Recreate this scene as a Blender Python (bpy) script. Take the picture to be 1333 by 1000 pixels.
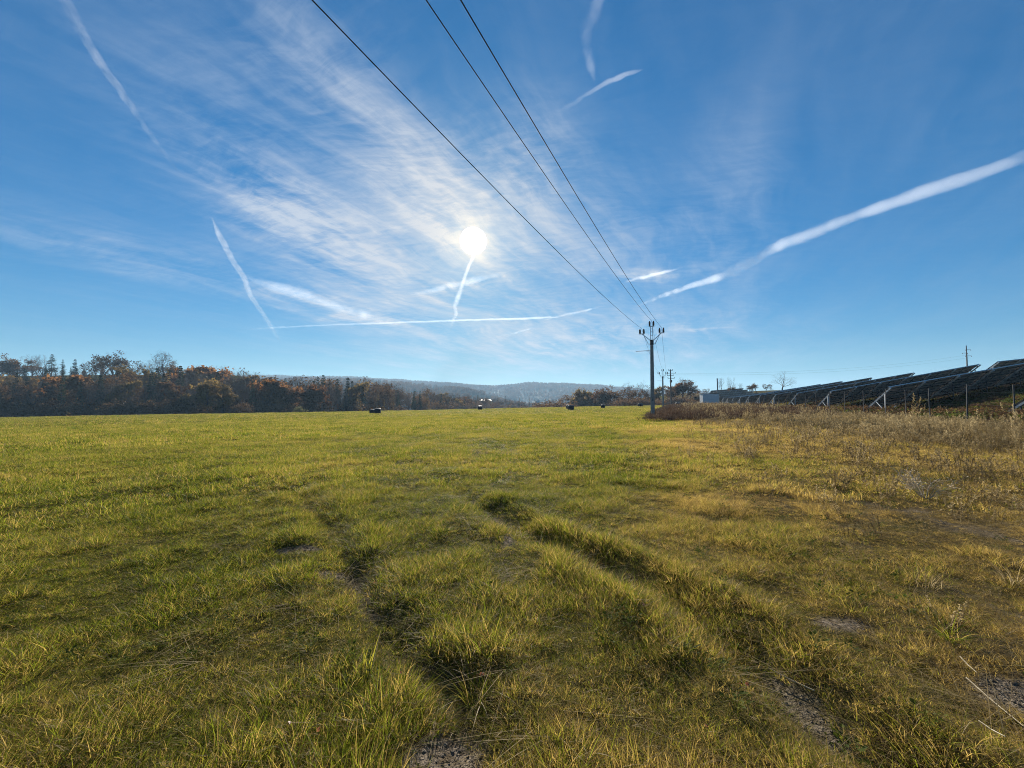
import bpy, math, random
import numpy as np
from mathutils import Vector, Matrix, Euler

for o in list(bpy.data.objects):
    bpy.data.objects.remove(o)
SC = bpy.context.scene
COL = SC.collection
R = math.radians

# ---------------------------------------------------------------- camera
FPX = 530.0                       # focal length in pixels of the 1333 px wide photograph
PITCH = math.atan2(21.0, FPX)
CAM = (0.0, 0.0, 1.6)
cam_d = bpy.data.cameras.new('camera')
cam_d.sensor_width = 36.0
cam_d.lens = FPX / 1333.0 * 36.0
cam_d.clip_start = 0.05
cam_d.clip_end = 300000.0
cam = bpy.data.objects.new('camera', cam_d)
cam.location = CAM
cam.rotation_euler = (R(90) + PITCH, 0, 0)
COL.objects.link(cam)
SC.camera = cam


def pdir(px, py):
    """Direction from the camera towards a point of the photograph."""
    u, v = (px - 666.5) / FPX, (500.0 - py) / FPX
    c, s = math.cos(PITCH), math.sin(PITCH)
    d = Vector((u, c - v * s, s + v * c))
    return d


def at_depth(px, py, Y):
    d = pdir(px, py)
    return Vector(CAM) + d * (Y / d.y)


# ---------------------------------------------------------------- light, sky, exposure
SUN_DIR = pdir(616, 314).normalized()
SUN_EL = math.asin(SUN_DIR.z)
SUN_AZ = math.atan2(SUN_DIR.x, SUN_DIR.y)      # clockwise from +Y
sun_d = bpy.data.lights.new('sun', 'SUN')
sun_d.energy = 5.0
sun_d.angle = R(0.5)
sun_d.color = (1.0, 0.93, 0.82)
sun = bpy.data.objects.new('sun', sun_d)
sun.rotation_euler = SUN_DIR.to_track_quat('Z', 'Y').to_euler()
COL.objects.link(sun)

SC.view_settings.view_transform = 'Standard'
SC.view_settings.look = 'None'
EXPOSURE = 1.35
SC.view_settings.exposure = EXPOSURE
SC.view_settings.gamma = 1.0
SC.view_settings.use_curve_mapping = False

world = bpy.data.worlds.new('World')
SC.world = world
world.use_nodes = True
WN, WL = world.node_tree.nodes, world.node_tree.links
WN.clear()


class NT:
    """Short hand for node trees."""
    def __init__(s, nt):
        s.nt, s.n, s.l = nt, nt.nodes, nt.links

    def put(s, sock, v):
        if isinstance(v, bpy.types.NodeSocket):
            s.l.new(v, sock)
        elif isinstance(v, (tuple, list)) and len(v) == 3 and sock.type == 'RGBA':
            sock.default_value = (*v, 1.0)
        else:
            sock.default_value = v

    def node(s, t, **kw):
        n = s.n.new(t)
        for k, v in kw.items():
            setattr(n, k, v)
        return n

    def m(s, op, a, b=None, c=None, clamp=False):
        n = s.node('ShaderNodeMath', operation=op, use_clamp=clamp)
        s.put(n.inputs[0], a)
        if b is not None: s.put(n.inputs[1], b)
        if c is not None: s.put(n.inputs[2], c)
        return n.outputs[0]

    def vm(s, op, a, b=None, scale=None):
        n = s.node('ShaderNodeVectorMath', operation=op)
        s.put(n.inputs[0], a)
        if b is not None: s.put(n.inputs[1], b)
        if scale is not None: s.put(n.inputs['Scale'], scale)
        return n.outputs['Value'] if op in ('DOT_PRODUCT', 'LENGTH') else n.outputs['Vector']

    def noise(s, vec, scale, detail=3, rough=0.5, dist=0.0, col=False, lac=2.0):
        n = s.node('ShaderNodeTexNoise')
        if vec is not None: s.put(n.inputs['Vector'], vec)
        n.inputs['Scale'].default_value = scale
        n.inputs['Detail'].default_value = detail
        n.inputs['Roughness'].default_value = rough
        n.inputs['Lacunarity'].default_value = lac
        n.inputs['Distortion'].default_value = dist
        return n.outputs['Color' if col else 'Fac']

    def mapping(s, vec, loc=(0, 0, 0), rot=(0, 0, 0), scale=(1, 1, 1), kind='POINT'):
        n = s.node('ShaderNodeMapping', vector_type=kind)
        s.put(n.inputs['Vector'], vec)
        n.inputs['Location'].default_value = loc
        n.inputs['Rotation'].default_value = rot
        n.inputs['Scale'].default_value = scale
        return n.outputs[0]

    def rng(s, v, a, b, c=0.0, d=1.0, smooth=True):
        n = s.node('ShaderNodeMapRange', interpolation_type='SMOOTHSTEP' if smooth else 'LINEAR')
        s.put(n.inputs[0], v)
        n.inputs[1].default_value, n.inputs[2].default_value = a, b
        n.inputs[3].default_value, n.inputs[4].default_value = c, d
        return n.outputs[0]

    def mix(s, f, a, b, mode='MIX'):
        n = s.node('ShaderNodeMix', data_type='RGBA', blend_type=mode)
        s.put(n.inputs[0], f)
        s.put(n.inputs[6], a)
        s.put(n.inputs[7], b)
        return n.outputs[2]

    def ramp(s, f, stops):
        n = s.node('ShaderNodeValToRGB')
        s.put(n.inputs[0], f)
        el = n.color_ramp.elements
        while len(el) < len(stops): el.new(0.5)
        for e, (p, c) in zip(el, stops):
            e.position, e.color = p, (*c, 1.0)
        return n.outputs[0]


def build_world():
    t = NT(world.node_tree)
    sky = t.node('ShaderNodeTexSky', sky_type='NISHITA')
    sky.sun_disc = False
    sky.sun_elevation = SUN_EL
    sky.sun_rotation = SUN_AZ
    sky.altitude = 400
    sky.air_density = 1.0
    sky.dust_density = 0.35
    sky.ozone_density = 4.0
    d = t.node('ShaderNodeTexCoord').outputs['Generated']
    sx = t.node('ShaderNodeSeparateXYZ')
    t.put(sx.inputs[0], d)
    x, y, z = sx.outputs
    # the air is deeper blue and evenly less glaring than the raw model: one curve for every direction
    lum = t.vm('DOT_PRODUCT', sky.outputs[0], (0.25, 0.6, 0.15))
    k = t.m('DIVIDE', 1.0, t.m('ADD', 1.0, t.m('MULTIPLY', lum, SKY_COMPRESS)))
    base = t.vm('SCALE', sky.outputs[0], scale=k)
    base = t.vm('MULTIPLY', base, SKY_TINT)
    hs = t.node('ShaderNodeHueSaturation')
    hs.inputs['Saturation'].default_value = SKY_SAT
    t.put(hs.inputs['Color'], base)
    base = hs.outputs[0]
    # cirrus: drawn on a high flat layer, and thickest in a few banks
    zz = t.m('ADD', t.m('MAXIMUM', z, 0.0), 0.10)
    cb = t.node('ShaderNodeCombineXYZ')
    t.put(cb.inputs[0], t.m('DIVIDE', x, zz))
    t.put(cb.inputs[1], t.m('DIVIDE', y, zz))
    P = cb.outputs[0]
    warp = t.noise(P, 0.9, 3, 0.5, col=True)
    warp = t.vm('SCALE', t.vm('SUBTRACT', warp, (0.5, 0.5, 0.5)), scale=0.55)
    Pw = t.vm('ADD', P, warp)
    soft = t.noise(t.mapping(Pw, rot=(0, 0, R(63)), scale=(0.95, 0.40, 1), kind='TEXTURE'), 1.0, 5, 0.55)
    fib = t.noise(t.mapping(Pw, rot=(0, 0, R(58)), scale=(0.42, 0.105, 1), kind='TEXTURE'), 1.0, 6, 0.62, 0.3)
    rip = t.noise(t.mapping(Pw, rot=(0, 0, R(-8)), scale=(0.10, 0.042, 1), kind='TEXTURE'), 1.0, 5, 0.65, 0.4)
    yc = t.m('MAXIMUM', y, 0.08)
    cu = t.node('ShaderNodeCombineXYZ')
    t.put(cu.inputs[0], t.m('DIVIDE', x, yc))
    t.put(cu.inputs[1], t.m('DIVIDE', z, yc))
    wsm = t.noise(P, 2.5, 3, 0.55, col=True)
    U = t.vm('ADD', cu.outputs[0], t.vm('SCALE', t.vm('SUBTRACT', wsm, (0.5, 0.5, 0.5)), scale=0.10))
    banks = [(490, 160, 210, 52, 50, .68), (600, 255, 95, 80, 0, .50), (350, 262, 100, 44, 35, .85),
             (470, 340, 110, 48, 32, .80), (430, 400, 90, 9, 15, .95), (150, 330, 170, 24, 14, .42),
             (740, 455, 190, 42, 0, .75), (720, 320, 120, 70, 0, .40), (955, 270, 45, 120, 12, .20),
             (320, 120, 190, 110, 30, .25), (600, 376, 75, 8, -14, .75), (840, 330, 120, 80, 0, .14),
             (690, 190, 50, 60, 0, .5), (850, 356, 42, 6, -9, .80), (905, 424, 40, 5, -8, .7),
             (760, 440, 60, 6, -14, .6), (500, 470, 110, 10, 10, .25)]
    tot = None
    for (cx, cy, sl, ss, ang, w) in banks:
        dd = pdir(cx, cy)
        q = t.mapping(U, loc=(dd.x / dd.y, dd.z / dd.y, 0), rot=(0, 0, R(-ang)),
                      scale=(sl / FPX, ss / FPX, 1), kind='TEXTURE')
        g = t.m('MULTIPLY', t.m('EXPONENT', t.m('MULTIPLY', t.vm('DOT_PRODUCT', q, q), -0.7)), w)
        tot = g if tot is None else t.m('ADD', tot, g)
    front = t.rng(y, 0.05, 0.25)
    tot = t.m('ADD', t.m('MULTIPLY', tot, front), 0.08)
    tex = t.m('ADD', t.m('MULTIPLY', t.rng(soft, 0.34, 0.68), 0.60),
              t.m('MULTIPLY', t.m('ADD', t.rng(fib, 0.35, 0.75), t.m('MULTIPLY', t.rng(rip, .32, .70), 0.6)), 0.45))
    tex = t.m('MULTIPLY', t.m('POWER', tex, 1.2), 1.1)          # open blue between the banks
    cover = t.m('MULTIPLY', t.m('MULTIPLY', tot, tex), t.rng(z, 0.0, 0.10))
    cover = t.m('MULTIPLY', cover, CIRRUS, clamp=True)
    # the sun seen through the thin veil, and its aureole
    cosang = t.vm('DOT_PRODUCT', d, tuple(SUN_DIR))
    ang = t.m('ARCCOSINE', t.m('MINIMUM', cosang, 0.9999999))
    near = t.m('EXPONENT', t.m('MULTIPLY', ang, -1 / R(17)))
    cl = t.vm('SCALE', t.mix(near, (0.46, 0.56, 0.72), (0.78, 0.76, 0.74)), scale=SHOWN)
    col = t.mix(cover, t.vm('SCALE', base, scale=SKY_STRENGTH), cl)
    halo = t.vm('SCALE', (1.0, 0.68, 0.22), scale=t.m('MULTIPLY', t.m('EXPONENT', t.m('MULTIPLY', ang, -1 / R(1.3))), 1.3 * SHOWN))
    wide = t.vm('SCALE', (1.0, 0.86, 0.62), scale=t.m('MULTIPLY', t.m('EXPONENT', t.m('MULTIPLY', ang, -1 / R(5.5))), 0.20 * SHOWN))
    disc = t.vm('SCALE', (1.0, 0.97, 0.9), scale=t.rng(ang, R(1.80), R(1.55), 0.0, 5.0))
    col = t.vm('ADD', t.vm('ADD', col, halo), t.vm('ADD', wide, disc))
    bg = t.node('ShaderNodeBackground')
    bg.inputs['Strength'].default_value = 1.0
    t.put(bg.inputs['Color'], col)
    out = t.node('ShaderNodeOutputWorld')
    t.l.new(bg.outputs[0], out.inputs['Surface'])


SHOWN = 2.0 ** -EXPOSURE
SKY_STRENGTH = 0.05               # strength of the sky model (the background node itself adds the cirrus)
SKY_COMPRESS = 0.13
SKY_TINT = (0.56, 0.86, 1.0)
SKY_SAT = 1.22
CIRRUS = 0.95
build_world()

SC.cycles.use_denoising = True
SC.cycles.denoising_prefilter = 'NONE'
SC.cycles.filter_width = 1.0
SC.cycles.max_bounces = 8
SC.cycles.diffuse_bounces = 3
SC.cycles.glossy_bounces = 2
SC.cycles.transmission_bounces = 3
SC.cycles.transparent_max_bounces = 24
SC.cycles.volume_bounces = 0
SC.cycles.caustics_reflective = False
SC.cycles.caustics_refractive = False

# ================================================================ helpers
def hash2(ix, iy, seed):
    n = (ix.astype(np.int64) * 374761393 + iy.astype(np.int64) * 668265263 + seed * 974634599) & 0xFFFFFFFF
    n = ((n ^ (n >> 13)) * 1274126177) & 0xFFFFFFFF
    n = n ^ (n >> 16)
    return (n & 0xFFFFFF) / float(0xFFFFFF)


def vnoise(x, y, seed=0):
    x = np.asarray(x, float); y = np.asarray(y, float)
    x0, y0 = np.floor(x), np.floor(y)
    fx, fy = x - x0, y - y0
    fx = fx * fx * (3 - 2 * fx); fy = fy * fy * (3 - 2 * fy)
    ix, iy = x0.astype(np.int64), y0.astype(np.int64)
    a, b = hash2(ix, iy, seed), hash2(ix + 1, iy, seed)
    c, d = hash2(ix, iy + 1, seed), hash2(ix + 1, iy + 1, seed)
    return (a * (1 - fx) + b * fx) * (1 - fy) + (c * (1 - fx) + d * fx) * fy      # 0..1


def fbm(x, y, seed=0, octv=3):
    s, a, t = 0, 1.0, 0
    for i in range(octv):
        s = s + a * vnoise(np.asarray(x) * 2 ** i, np.asarray(y) * 2 ** i, seed + i * 17)
        t += a; a *= 0.5
    return s / t


def sst(a, b, x):
    t = np.clip((np.asarray(x, float) - a) / (b - a), 0, 1)
    return t * t * (3 - 2 * t)


def seg_dist(x, y, pts):
    """Signed distance to a polyline (positive on its right, walking along it)."""
    best = np.full(np.shape(x), 1e9); sign = np.ones(np.shape(x))
    for (ax, ay), (bx, by) in zip(pts[:-1], pts[1:]):
        dx, dy = bx - ax, by - ay
        L2 = dx * dx + dy * dy
        t = np.clip(((x - ax) * dx + (y - ay) * dy) / L2, 0, 1)
        qx, qy = x - (ax + t * dx), y - (ay + t * dy)
        d = np.hypot(qx, qy)
        sg = np.where(dx * qy - dy * qx < 0, 1.0, -1.0)
        sign = np.where(d < best, sg, sign)
        best = np.minimum(best, d)
    return best * sign


def smooth_line(pts, n=6):
    out = []
    P = [pts[0]] + list(pts) + [pts[-1]]
    for i in range(1, len(P) - 2):
        p0, p1, p2, p3 = map(np.array, (P[i - 1], P[i], P[i + 1], P[i + 2]))
        for k in range(n):
            t = k / n
            out.append(tuple(0.5 * (2 * p1 + (p2 - p0) * t + (2 * p0 - 5 * p1 + 4 * p2 - p3) * t * t + (3 * p1 - p0 - 3 * p2 + p3) * t ** 3)))
    out.append(tuple(pts[-1]))
    return out


RUT_A = smooth_line([(0.02, 1.2), (-.16, 1.77), (-.42, 2.36), (-.85, 2.9), (-1.25, 3.5), (-1.7, 4.3), (-2.3, 5.3), (-3.4, 6.8), (-5.4, 9.0)])
RUT_B = smooth_line([(2.1, 1.1), (1.62, 1.85), (1.5, 2.45), (1.28, 3.3), (.75, 4.2), (.1, 5.1), (-.5, 6.3), (-1.4, 8.4), (-3.2, 11.5)])


def line_off(x, y):
    """Distance to the right of the slanting line the power poles and the fence follow."""
    return x - 0.4 * y


def height(x, y, fine=True):
    x = np.asarray(x, float); y = np.asarray(y, float)
    r = np.hypot(x, y)
    xc, yc = np.clip(x, -220, 220), np.clip(y, -60, 160)
    z = 0.016 * xc - 0.009 * yc
    d = x - (0.4 * np.clip(y, 15, 260) + 20.5)
    ramp = np.where(d > 0, d * d / (np.abs(d) + 2.0), 0.0)
    ramp = 30 * (1 - np.exp(-ramp / 30)) * (.0 + np.minimum(1, ramp)) * 1.25
    z = z + 0.19 * np.minimum(ramp, 26) * sst(-10, 14, y) * (1 - .65 * sst(105, 200, y)) * (1 - sst(240, 330, y))
    ye = 118 + 34 * sst(-50, 40, x)
    z = z - 7.5 * sst(ye, ye + 90, y) * (1 - sst(14, 55, x - 0.22 * y))
    z = z + 33 * np.exp(-((y - 305) / 85.0) ** 2) * sst(-135, -215, x)
    z = z + 5.0 * sst(165, 260, y) * sst(20, 55, x - 0.2 * y) * (1 - sst(400, 800, y))
    z = z - 14 * sst(380, 900, r)
    fade = 1 - sst(150, 320, r)
    z = z + fade * (0.20 * (fbm(x / 14., y / 14., 3) - .5) + 0.14 * (fbm(x / 3.1, y / 3.1, 5) - .5))
    if fine:
        nearf = 1 - sst(25, 60, r)
        z = z + nearf * (0.075 * (fbm(x / .75, y / .75, 9, 3) - .5) + 0.02 * (vnoise(x / .13, y / .13, 11) - .5))
        near = r < 22
        if np.any(near):
            xn, yn = x[near], y[near]
            wob = 0.10 * (vnoise(xn * 1.3, yn * 1.3, 21) - .5)
            fa = 1 - sst(6.0, 11, yn)
            da = seg_dist(xn, yn, RUT_A) + wob
            db = seg_dist(xn, yn, RUT_B) + wob
            dz = -0.055 * np.exp(-(da / .15) ** 2) + .03 * np.exp(-((da - .36) / .16) ** 2) + .03 * np.exp(-((da + .36) / .18) ** 2)
            dz = dz - 0.08 * np.exp(-(db / .20) ** 2) + .055 * np.exp(-((db - .40) / .17) ** 2) + .03 * np.exp(-((db + .40) / .2) ** 2)
            z = np.array(z); z[near] += dz * fa
    return z


def hz(x, y, fine=False):
    return float(height(np.array([x]), np.array([y]), fine)[0])


def mesh_np(name, V, F, mat=None, parent=None, attr=None, smooth=False, mats=None, midx=None):
    me = bpy.data.meshes.new(name)
    if isinstance(F, np.ndarray):
        n, k = F.shape
        me.vertices.add(len(V)); me.vertices.foreach_set('co', np.asarray(V, np.float32).ravel())
        me.loops.add(n * k); me.loops.foreach_set('vertex_index', F.astype(np.int32).ravel())
        me.polygons.add(n)
        me.polygons.foreach_set('loop_start', np.arange(0, n * k, k, dtype=np.int32))
        me.polygons.foreach_set('loop_total', np.full(n, k, np.int32))
        me.update(calc_edges=True)
    else:
        me.from_pydata([tuple(v) for v in V], [], F)
        me.update()
    for m_ in (mats or ([mat] if mat else [])):
        me.materials.append(m_)
    if midx is not None:
        me.polygons.foreach_set('material_index', np.asarray(midx, np.int32))
    if attr:
        for k_, a in attr.items():
            at = me.attributes.new(k_, 'FLOAT', 'POINT')
            at.data.foreach_set('value', np.asarray(a, np.float32))
    if smooth:
        me.polygons.foreach_set('use_smooth', np.ones(len(me.polygons), bool))
    return me


def link(name, me, parent=None, loc=None):
    o = bpy.data.objects.new(name, me)
    COL.objects.link(o)
    if parent: o.parent = parent
    if loc is not None: o.location = loc
    return o


def tag(o, label=None, cat=None, group=None, kind=None):
    if label: o['label'] = label
    if cat: o['category'] = cat
    if group: o['group'] = group
    if kind: o['kind'] = kind
    return o


def thing(name, label, cat, loc=(0, 0, 0), rz=0.0, group=None, scale=1.0):
    o = bpy.data.objects.new(name, None)
    o.empty_display_size = 0.2
    o.location = loc
    o.rotation_euler = (0, 0, rz)
    o.scale = (scale,) * 3 if not isinstance(scale, tuple) else scale
    COL.objects.link(o)
    return tag(o, label, cat, group)


def copy_tree(src, loc, rz, scale, label, group=None):
    r = src.copy(); COL.objects.link(r)
    r.location = loc; r.rotation_euler = (0, 0, rz)
    r.scale = (scale,) * 3 if not isinstance(scale, tuple) else scale
    r['label'] = label
    if group: r['group'] = group
    elif 'group' in r: del r['group']
    for ch in list(src.children):
        c = ch.copy(); COL.objects.link(c); c.parent = r
        for g in ch.children:
            e = g.copy(); COL.objects.link(e); e.parent = c
    return r


class MB:
    """Collects boxes and tubes into one mesh."""
    def __init__(s):
        s.v, s.f, s.a = [], [], []

    def add(s, vs, fs, a=0.0):
        b = len(s.v)
        s.v.extend([tuple(v) for v in vs]); s.a.extend([a] * len(vs))
        s.f.extend([tuple(i + b for i in f) for f in fs])

    def box(s, c, d, M=None, a=0.0):
        hx, hy, hz_ = d[0] / 2, d[1] / 2, d[2] / 2
        vs = [Vector((sx * hx, sy * hy, sz * hz_)) for sz in (-1, 1) for sx, sy in ((-1, -1), (1, -1), (1, 1), (-1, 1))]
        if M is not None: vs = [M @ v for v in vs]
        vs = [v + Vector(c) for v in vs]
        s.add(vs, [(3, 2, 1, 0), (4, 5, 6, 7), (0, 1, 5, 4), (1, 2, 6, 5), (2, 3, 7, 6), (3, 0, 4, 7)], a)

    def bar(s, p, q, w, h=None, a=0.0, up=(0, 0, 1)):
        p, q = Vector(p), Vector(q)
        d = (q - p)
        L = d.length; d.normalize()
        sdv = d.cross(Vector(up))
        if sdv.length < 1e-4: sdv = d.cross(Vector((0, 1, 0)))
        sdv.normalize()
        u = sdv.cross(d)
        h = h or w
        M = Matrix((sdv, d, u)).transposed()
        s.box((p + q) / 2, (w, L, h), M, a)

    def tube(s, pts, rads, n=6, a=0.0, cap=True):
        pts = [Vector(p) for p in pts]
        b = len(s.v)
        ref = None
        for i, p in enumerate(pts):
            t = (pts[min(i + 1, len(pts) - 1)] - pts[max(i - 1, 0)])
            if t.length < 1e-9: t = Vector((0, 0, 1))
            t.normalize()
            if ref is None:
                ref = t.orthogonal().normalized()
            ref = (ref - t * ref.dot(t))
            if ref.length < 1e-5: ref = t.orthogonal()
            ref.normalize()
            w = t.cross(ref)
            r = rads[i] if hasattr(rads, '__len__') else rads
            for k in range(n):
                an = 2 * math.pi * k / n
                s.v.append(tuple(p + (ref * math.cos(an) + w * math.sin(an)) * r)); s.a.append(a)
        for i in range(len(pts) - 1):
            for k in range(n):
                k2 = (k + 1) % n
                s.f.append((b + i * n + k, b + i * n + k2, b + (i + 1) * n + k2, b + (i + 1) * n + k))
        if cap:
            s.f.append(tuple(b + k for k in reversed(range(n))))
            s.f.append(tuple(b + (len(pts) - 1) * n + k for k in range(n)))

    def mesh(s, name, mat, smooth=False):
        return mesh_np(name, s.v, s.f, mat, attr={'rnd': s.a} if any(s.a) else None, smooth=smooth)

    def build(s, name, mat, parent=None, loc=None, smooth=False):
        return link(name, s.mesh(name, mat, smooth), parent, loc)


# ================================================================ materials
def new_mat(name):
    m = bpy.data.materials.new(name)
    m.use_nodes = True
    m.node_tree.nodes.clear()
    t = NT(m.node_tree)
    out = t.node('ShaderNodeOutputMaterial')
    return m, t, out


def pbsdf(t, col, rough=0.6, spec=0.4, metal=0.0, normal=None):
    b = t.node('ShaderNodeBsdfPrincipled')
    t.put(b.inputs['Base Color'], col)
    t.put(b.inputs['Roughness'], rough)
    b.inputs['Specular IOR Level'].default_value = spec
    b.inputs['Metallic'].default_value = metal
    if normal is not None: t.l.new(normal, b.inputs['Normal'])
    return b.outputs[0]


def bump(t, h, strength=0.3, dist=0.02):
    b = t.node('ShaderNodeBump')
    b.inputs['Strength'].default_value = strength
    b.inputs['Distance'].default_value = dist
    t.l.new(h, b.inputs['Height'])
    return b.outputs[0]


def obj_co(t):
    return t.node('ShaderNodeTexCoord').outputs['Object']


def world_co(t):
    return t.node('ShaderNodeNewGeometry').outputs['Position']


def simple_mat(name, c1, c2, scale, rough=0.6, spec=0.4, metal=0.0, bmp=0.2, bdist=0.01, detail=4):
    m, t, out = new_mat(name)
    n = t.noise(obj_co(t), scale, detail, 0.6)
    col = t.mix(t.rng(n, .3, .7), c1, c2)
    t.l.new(pbsdf(t, col, rough, spec, metal, bump(t, n, bmp, bdist) if bmp else None), out.inputs[0])
    return m


def leafy_mat(name, stops, transl=0.45, rough=0.6, spec=0.05, inst=False, patch=None, boost=None, glint=0):
    """Thin leaves: colours from a ramp over a per-leaf number, one per plant, and a dryness of the plant."""
    m, t, out = new_mat(name)
    a = t.node('ShaderNodeAttribute'); a.attribute_name = 'rnd'
    oi = t.node('ShaderNodeObjectInfo').outputs['Random']
    f = t.m('ADD', t.m('MULTIPLY', a.outputs['Fac'], 0.68 if inst else .55), t.m('MULTIPLY', oi, 0.25 if inst else 0.5))
    if patch:
        n = t.noise(world_co(t), patch, 3, 0.6)
        f = t.m('ADD', f, t.rng(n, .3, .7, -.24, .16, False))
    if inst:
        d = t.node('ShaderNodeAttribute', attribute_type='INSTANCER'); d.attribute_name = 'dry'
        f = t.m('ADD', f, t.m('MULTIPLY', d.outputs['Fac'], 0.6))
    col = t.ramp(f, stops)
    p = pbsdf(t, col, rough, spec)
    if glint:       # a few dewy blades shine
        t.put(p.node.inputs['Specular IOR Level'], t.rng(a.outputs['Fac'], .86, .94, .02, glint))
    tr = t.node('ShaderNodeBsdfTranslucent')
    # light that has come through a blade is yellower than light off its face
    t.put(tr.inputs[0], t.vm('MULTIPLY', col, boost) if boost else col)
    ms = t.node('ShaderNodeMixShader')
    ms.inputs[0].default_value = transl
    t.l.new(p, ms.inputs[1]); t.l.new(tr.outputs[0], ms.inputs[2])
    t.l.new(ms.outputs[0], out.inputs[0])
    return m


GRASS_STOPS = [(0.0, (.030, .046, .005)), (.3, (.102, .136, .014)), (.52, (.182, .192, .025)), (.72, (.245, .185, .055)), (.95, (.33, .235, .10))]
M_GRASS = leafy_mat('grass_blade', GRASS_STOPS, .64, .6, .03, True, 0.35, boost=(1.36, 1.31, .85), glint=.35)
M_STRAW = leafy_mat('dry_stalk', [(0, (.105, .074, .036)), (.35, (.20, .145, .068)), (.7, (.31, .235, .115)), (1, (.42, .335, .18))], .55, .7, .05, True, 0.3)
M_WEED = leafy_mat('russet_weed', [(0, (.035, .021, .015)), (.4, (.080, .046, .030)), (.75, (.15, .092, .055)), (1, (.22, .15, .09))], .35, .7, .05, True, 0.4)
M_HERB = leafy_mat('herb_leaf', [(0, (.035, .055, .010)), (.5, (.075, .095, .016)), (1, (.15, .145, .03))], .5, .6, .02, True, 0.6)
M_BARK = simple_mat('bark', (.05, .04, .034), (.10, .08, .068), 6, .85, .2, 0, .4)
M_TWIG = simple_mat('twig', (.085, .059, .046), (.15, .108, .085), 2, .8, .2, 0, 0)
M_NEEDLE = leafy_mat('needles', [(0, (.012, .026, .014)), (.6, (.030, .052, .024)), (1, (.055, .08, .03))], .25, .7, .05)
M_RUST = leafy_mat('rust_leaf', [(0, (.065, .031, .014)), (.5, (.155, .070, .025)), (1, (.30, .145, .045))], .45, .7, .03)
M_OAK = leafy_mat('brown_leaf', [(0, (.046, .028, .015)), (.5, (.115, .064, .029)), (1, (.20, .115, .048))], .4, .7, .03)
M_GOLD = leafy_mat('gold_leaf', [(0, (.09, .058, .020)), (.5, (.18, .115, .038)), (1, (.28, .19, .06))], .45, .7, .03)
M_SAGE = leafy_mat('sage_leaf', [(0, (.06, .06, .025)), (.5, (.11, .11, .045)), (1, (.17, .16, .07))], .45, .7, .03)
M_ALU = simple_mat('galvanised_metal', (.58, .58, .57), (.72, .72, .70), 3, .5, .4, .25, 0)
M_DARKSTEEL = simple_mat('dark_steel', (.030, .032, .034), (.07, .07, .07), 5, .5, .4, .5, .1)
M_CONCRETE = simple_mat('concrete', (.22, .20, .175), (.34, .31, .28), 4, .85, .3, 0, .3)
M_CERAMIC = simple_mat('brown_ceramic', (.022, .014, .011), (.04, .026, .02), 6, .25, .5, 0, 0)
M_CABLE = simple_mat('cable', (.02, .02, .022), (.03, .03, .032), 2, .9, .1, 0, 0)
M_BALE = simple_mat('black_film', (.010, .010, .011), (.022, .022, .024), 3, .5, .22, 0, .5, .02)
M_PALEFILM = simple_mat('pale_film', (.55, .55, .55), (.7, .7, .7), 3, .35, .5, 0, .3, .02)
M_WHITE = simple_mat('white_paint', (.48, .49, .49), (.58, .58, .57), 2, .5, .4, 0, .05)
M_ROOF = simple_mat('pale_roof', (.36, .35, .32), (.46, .45, .41), 1, .5, .4, 0, 0)
M_RUSTROOF = simple_mat('tile_roof', (.12, .05, .035), (.2, .09, .06), 1, .7, .3, 0, 0)
M_WOODPOLE = simple_mat('weathered_wood', (.06, .05, .042), (.12, .10, .085), 3, .85, .2, 0, .3)
M_GLASS = simple_mat('window_glass', (.02, .025, .03), (.03, .035, .04), 1, .1, .5, 0, 0)


def ground_material():
    m, t, out = new_mat('field_soil')
    P = world_co(t)
    at = t.node('ShaderNodeAttribute'); at.attribute_name = 'bare'
    dr = t.node('ShaderNodeAttribute'); dr.attribute_name = 'dry'
    n1 = t.noise(P, 1.1, 5, .6); n2 = t.noise(P, 22, 4, .6); n3 = t.noise(P, .22, 4, .6)
    turf = t.mix(t.rng(n1, .35, .65), (.028, .024, .008), (.060, .048, .017))
    turf = t.mix(t.rng(n3, .35, .65), turf, (.085, .080, .018))
    turf = t.mix(dr.outputs['Fac'], turf, t.mix(t.rng(n1, .3, .7), (.060, .044, .022), (.12, .092, .045)))
    moss = t.mix(t.rng(n2, .3, .7), (.022, .026, .006), (.055, .056, .014))
    turf = t.mix(t.rng(n1, .52, .66), turf, moss)
    soil = t.mix(t.rng(n2, .3, .72), (.060, .046, .032), (.22, .18, .135))
    col = t.mix(at.outputs['Fac'], turf, soil)
    nb = t.m('ADD', t.m('MULTIPLY', n2, .6), t.noise(P, 70, 3, .6))
    t.l.new(pbsdf(t, col, 1.0, .0, 0, bump(t, nb, .8, .03)), out.inputs[0])
    return m


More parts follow.
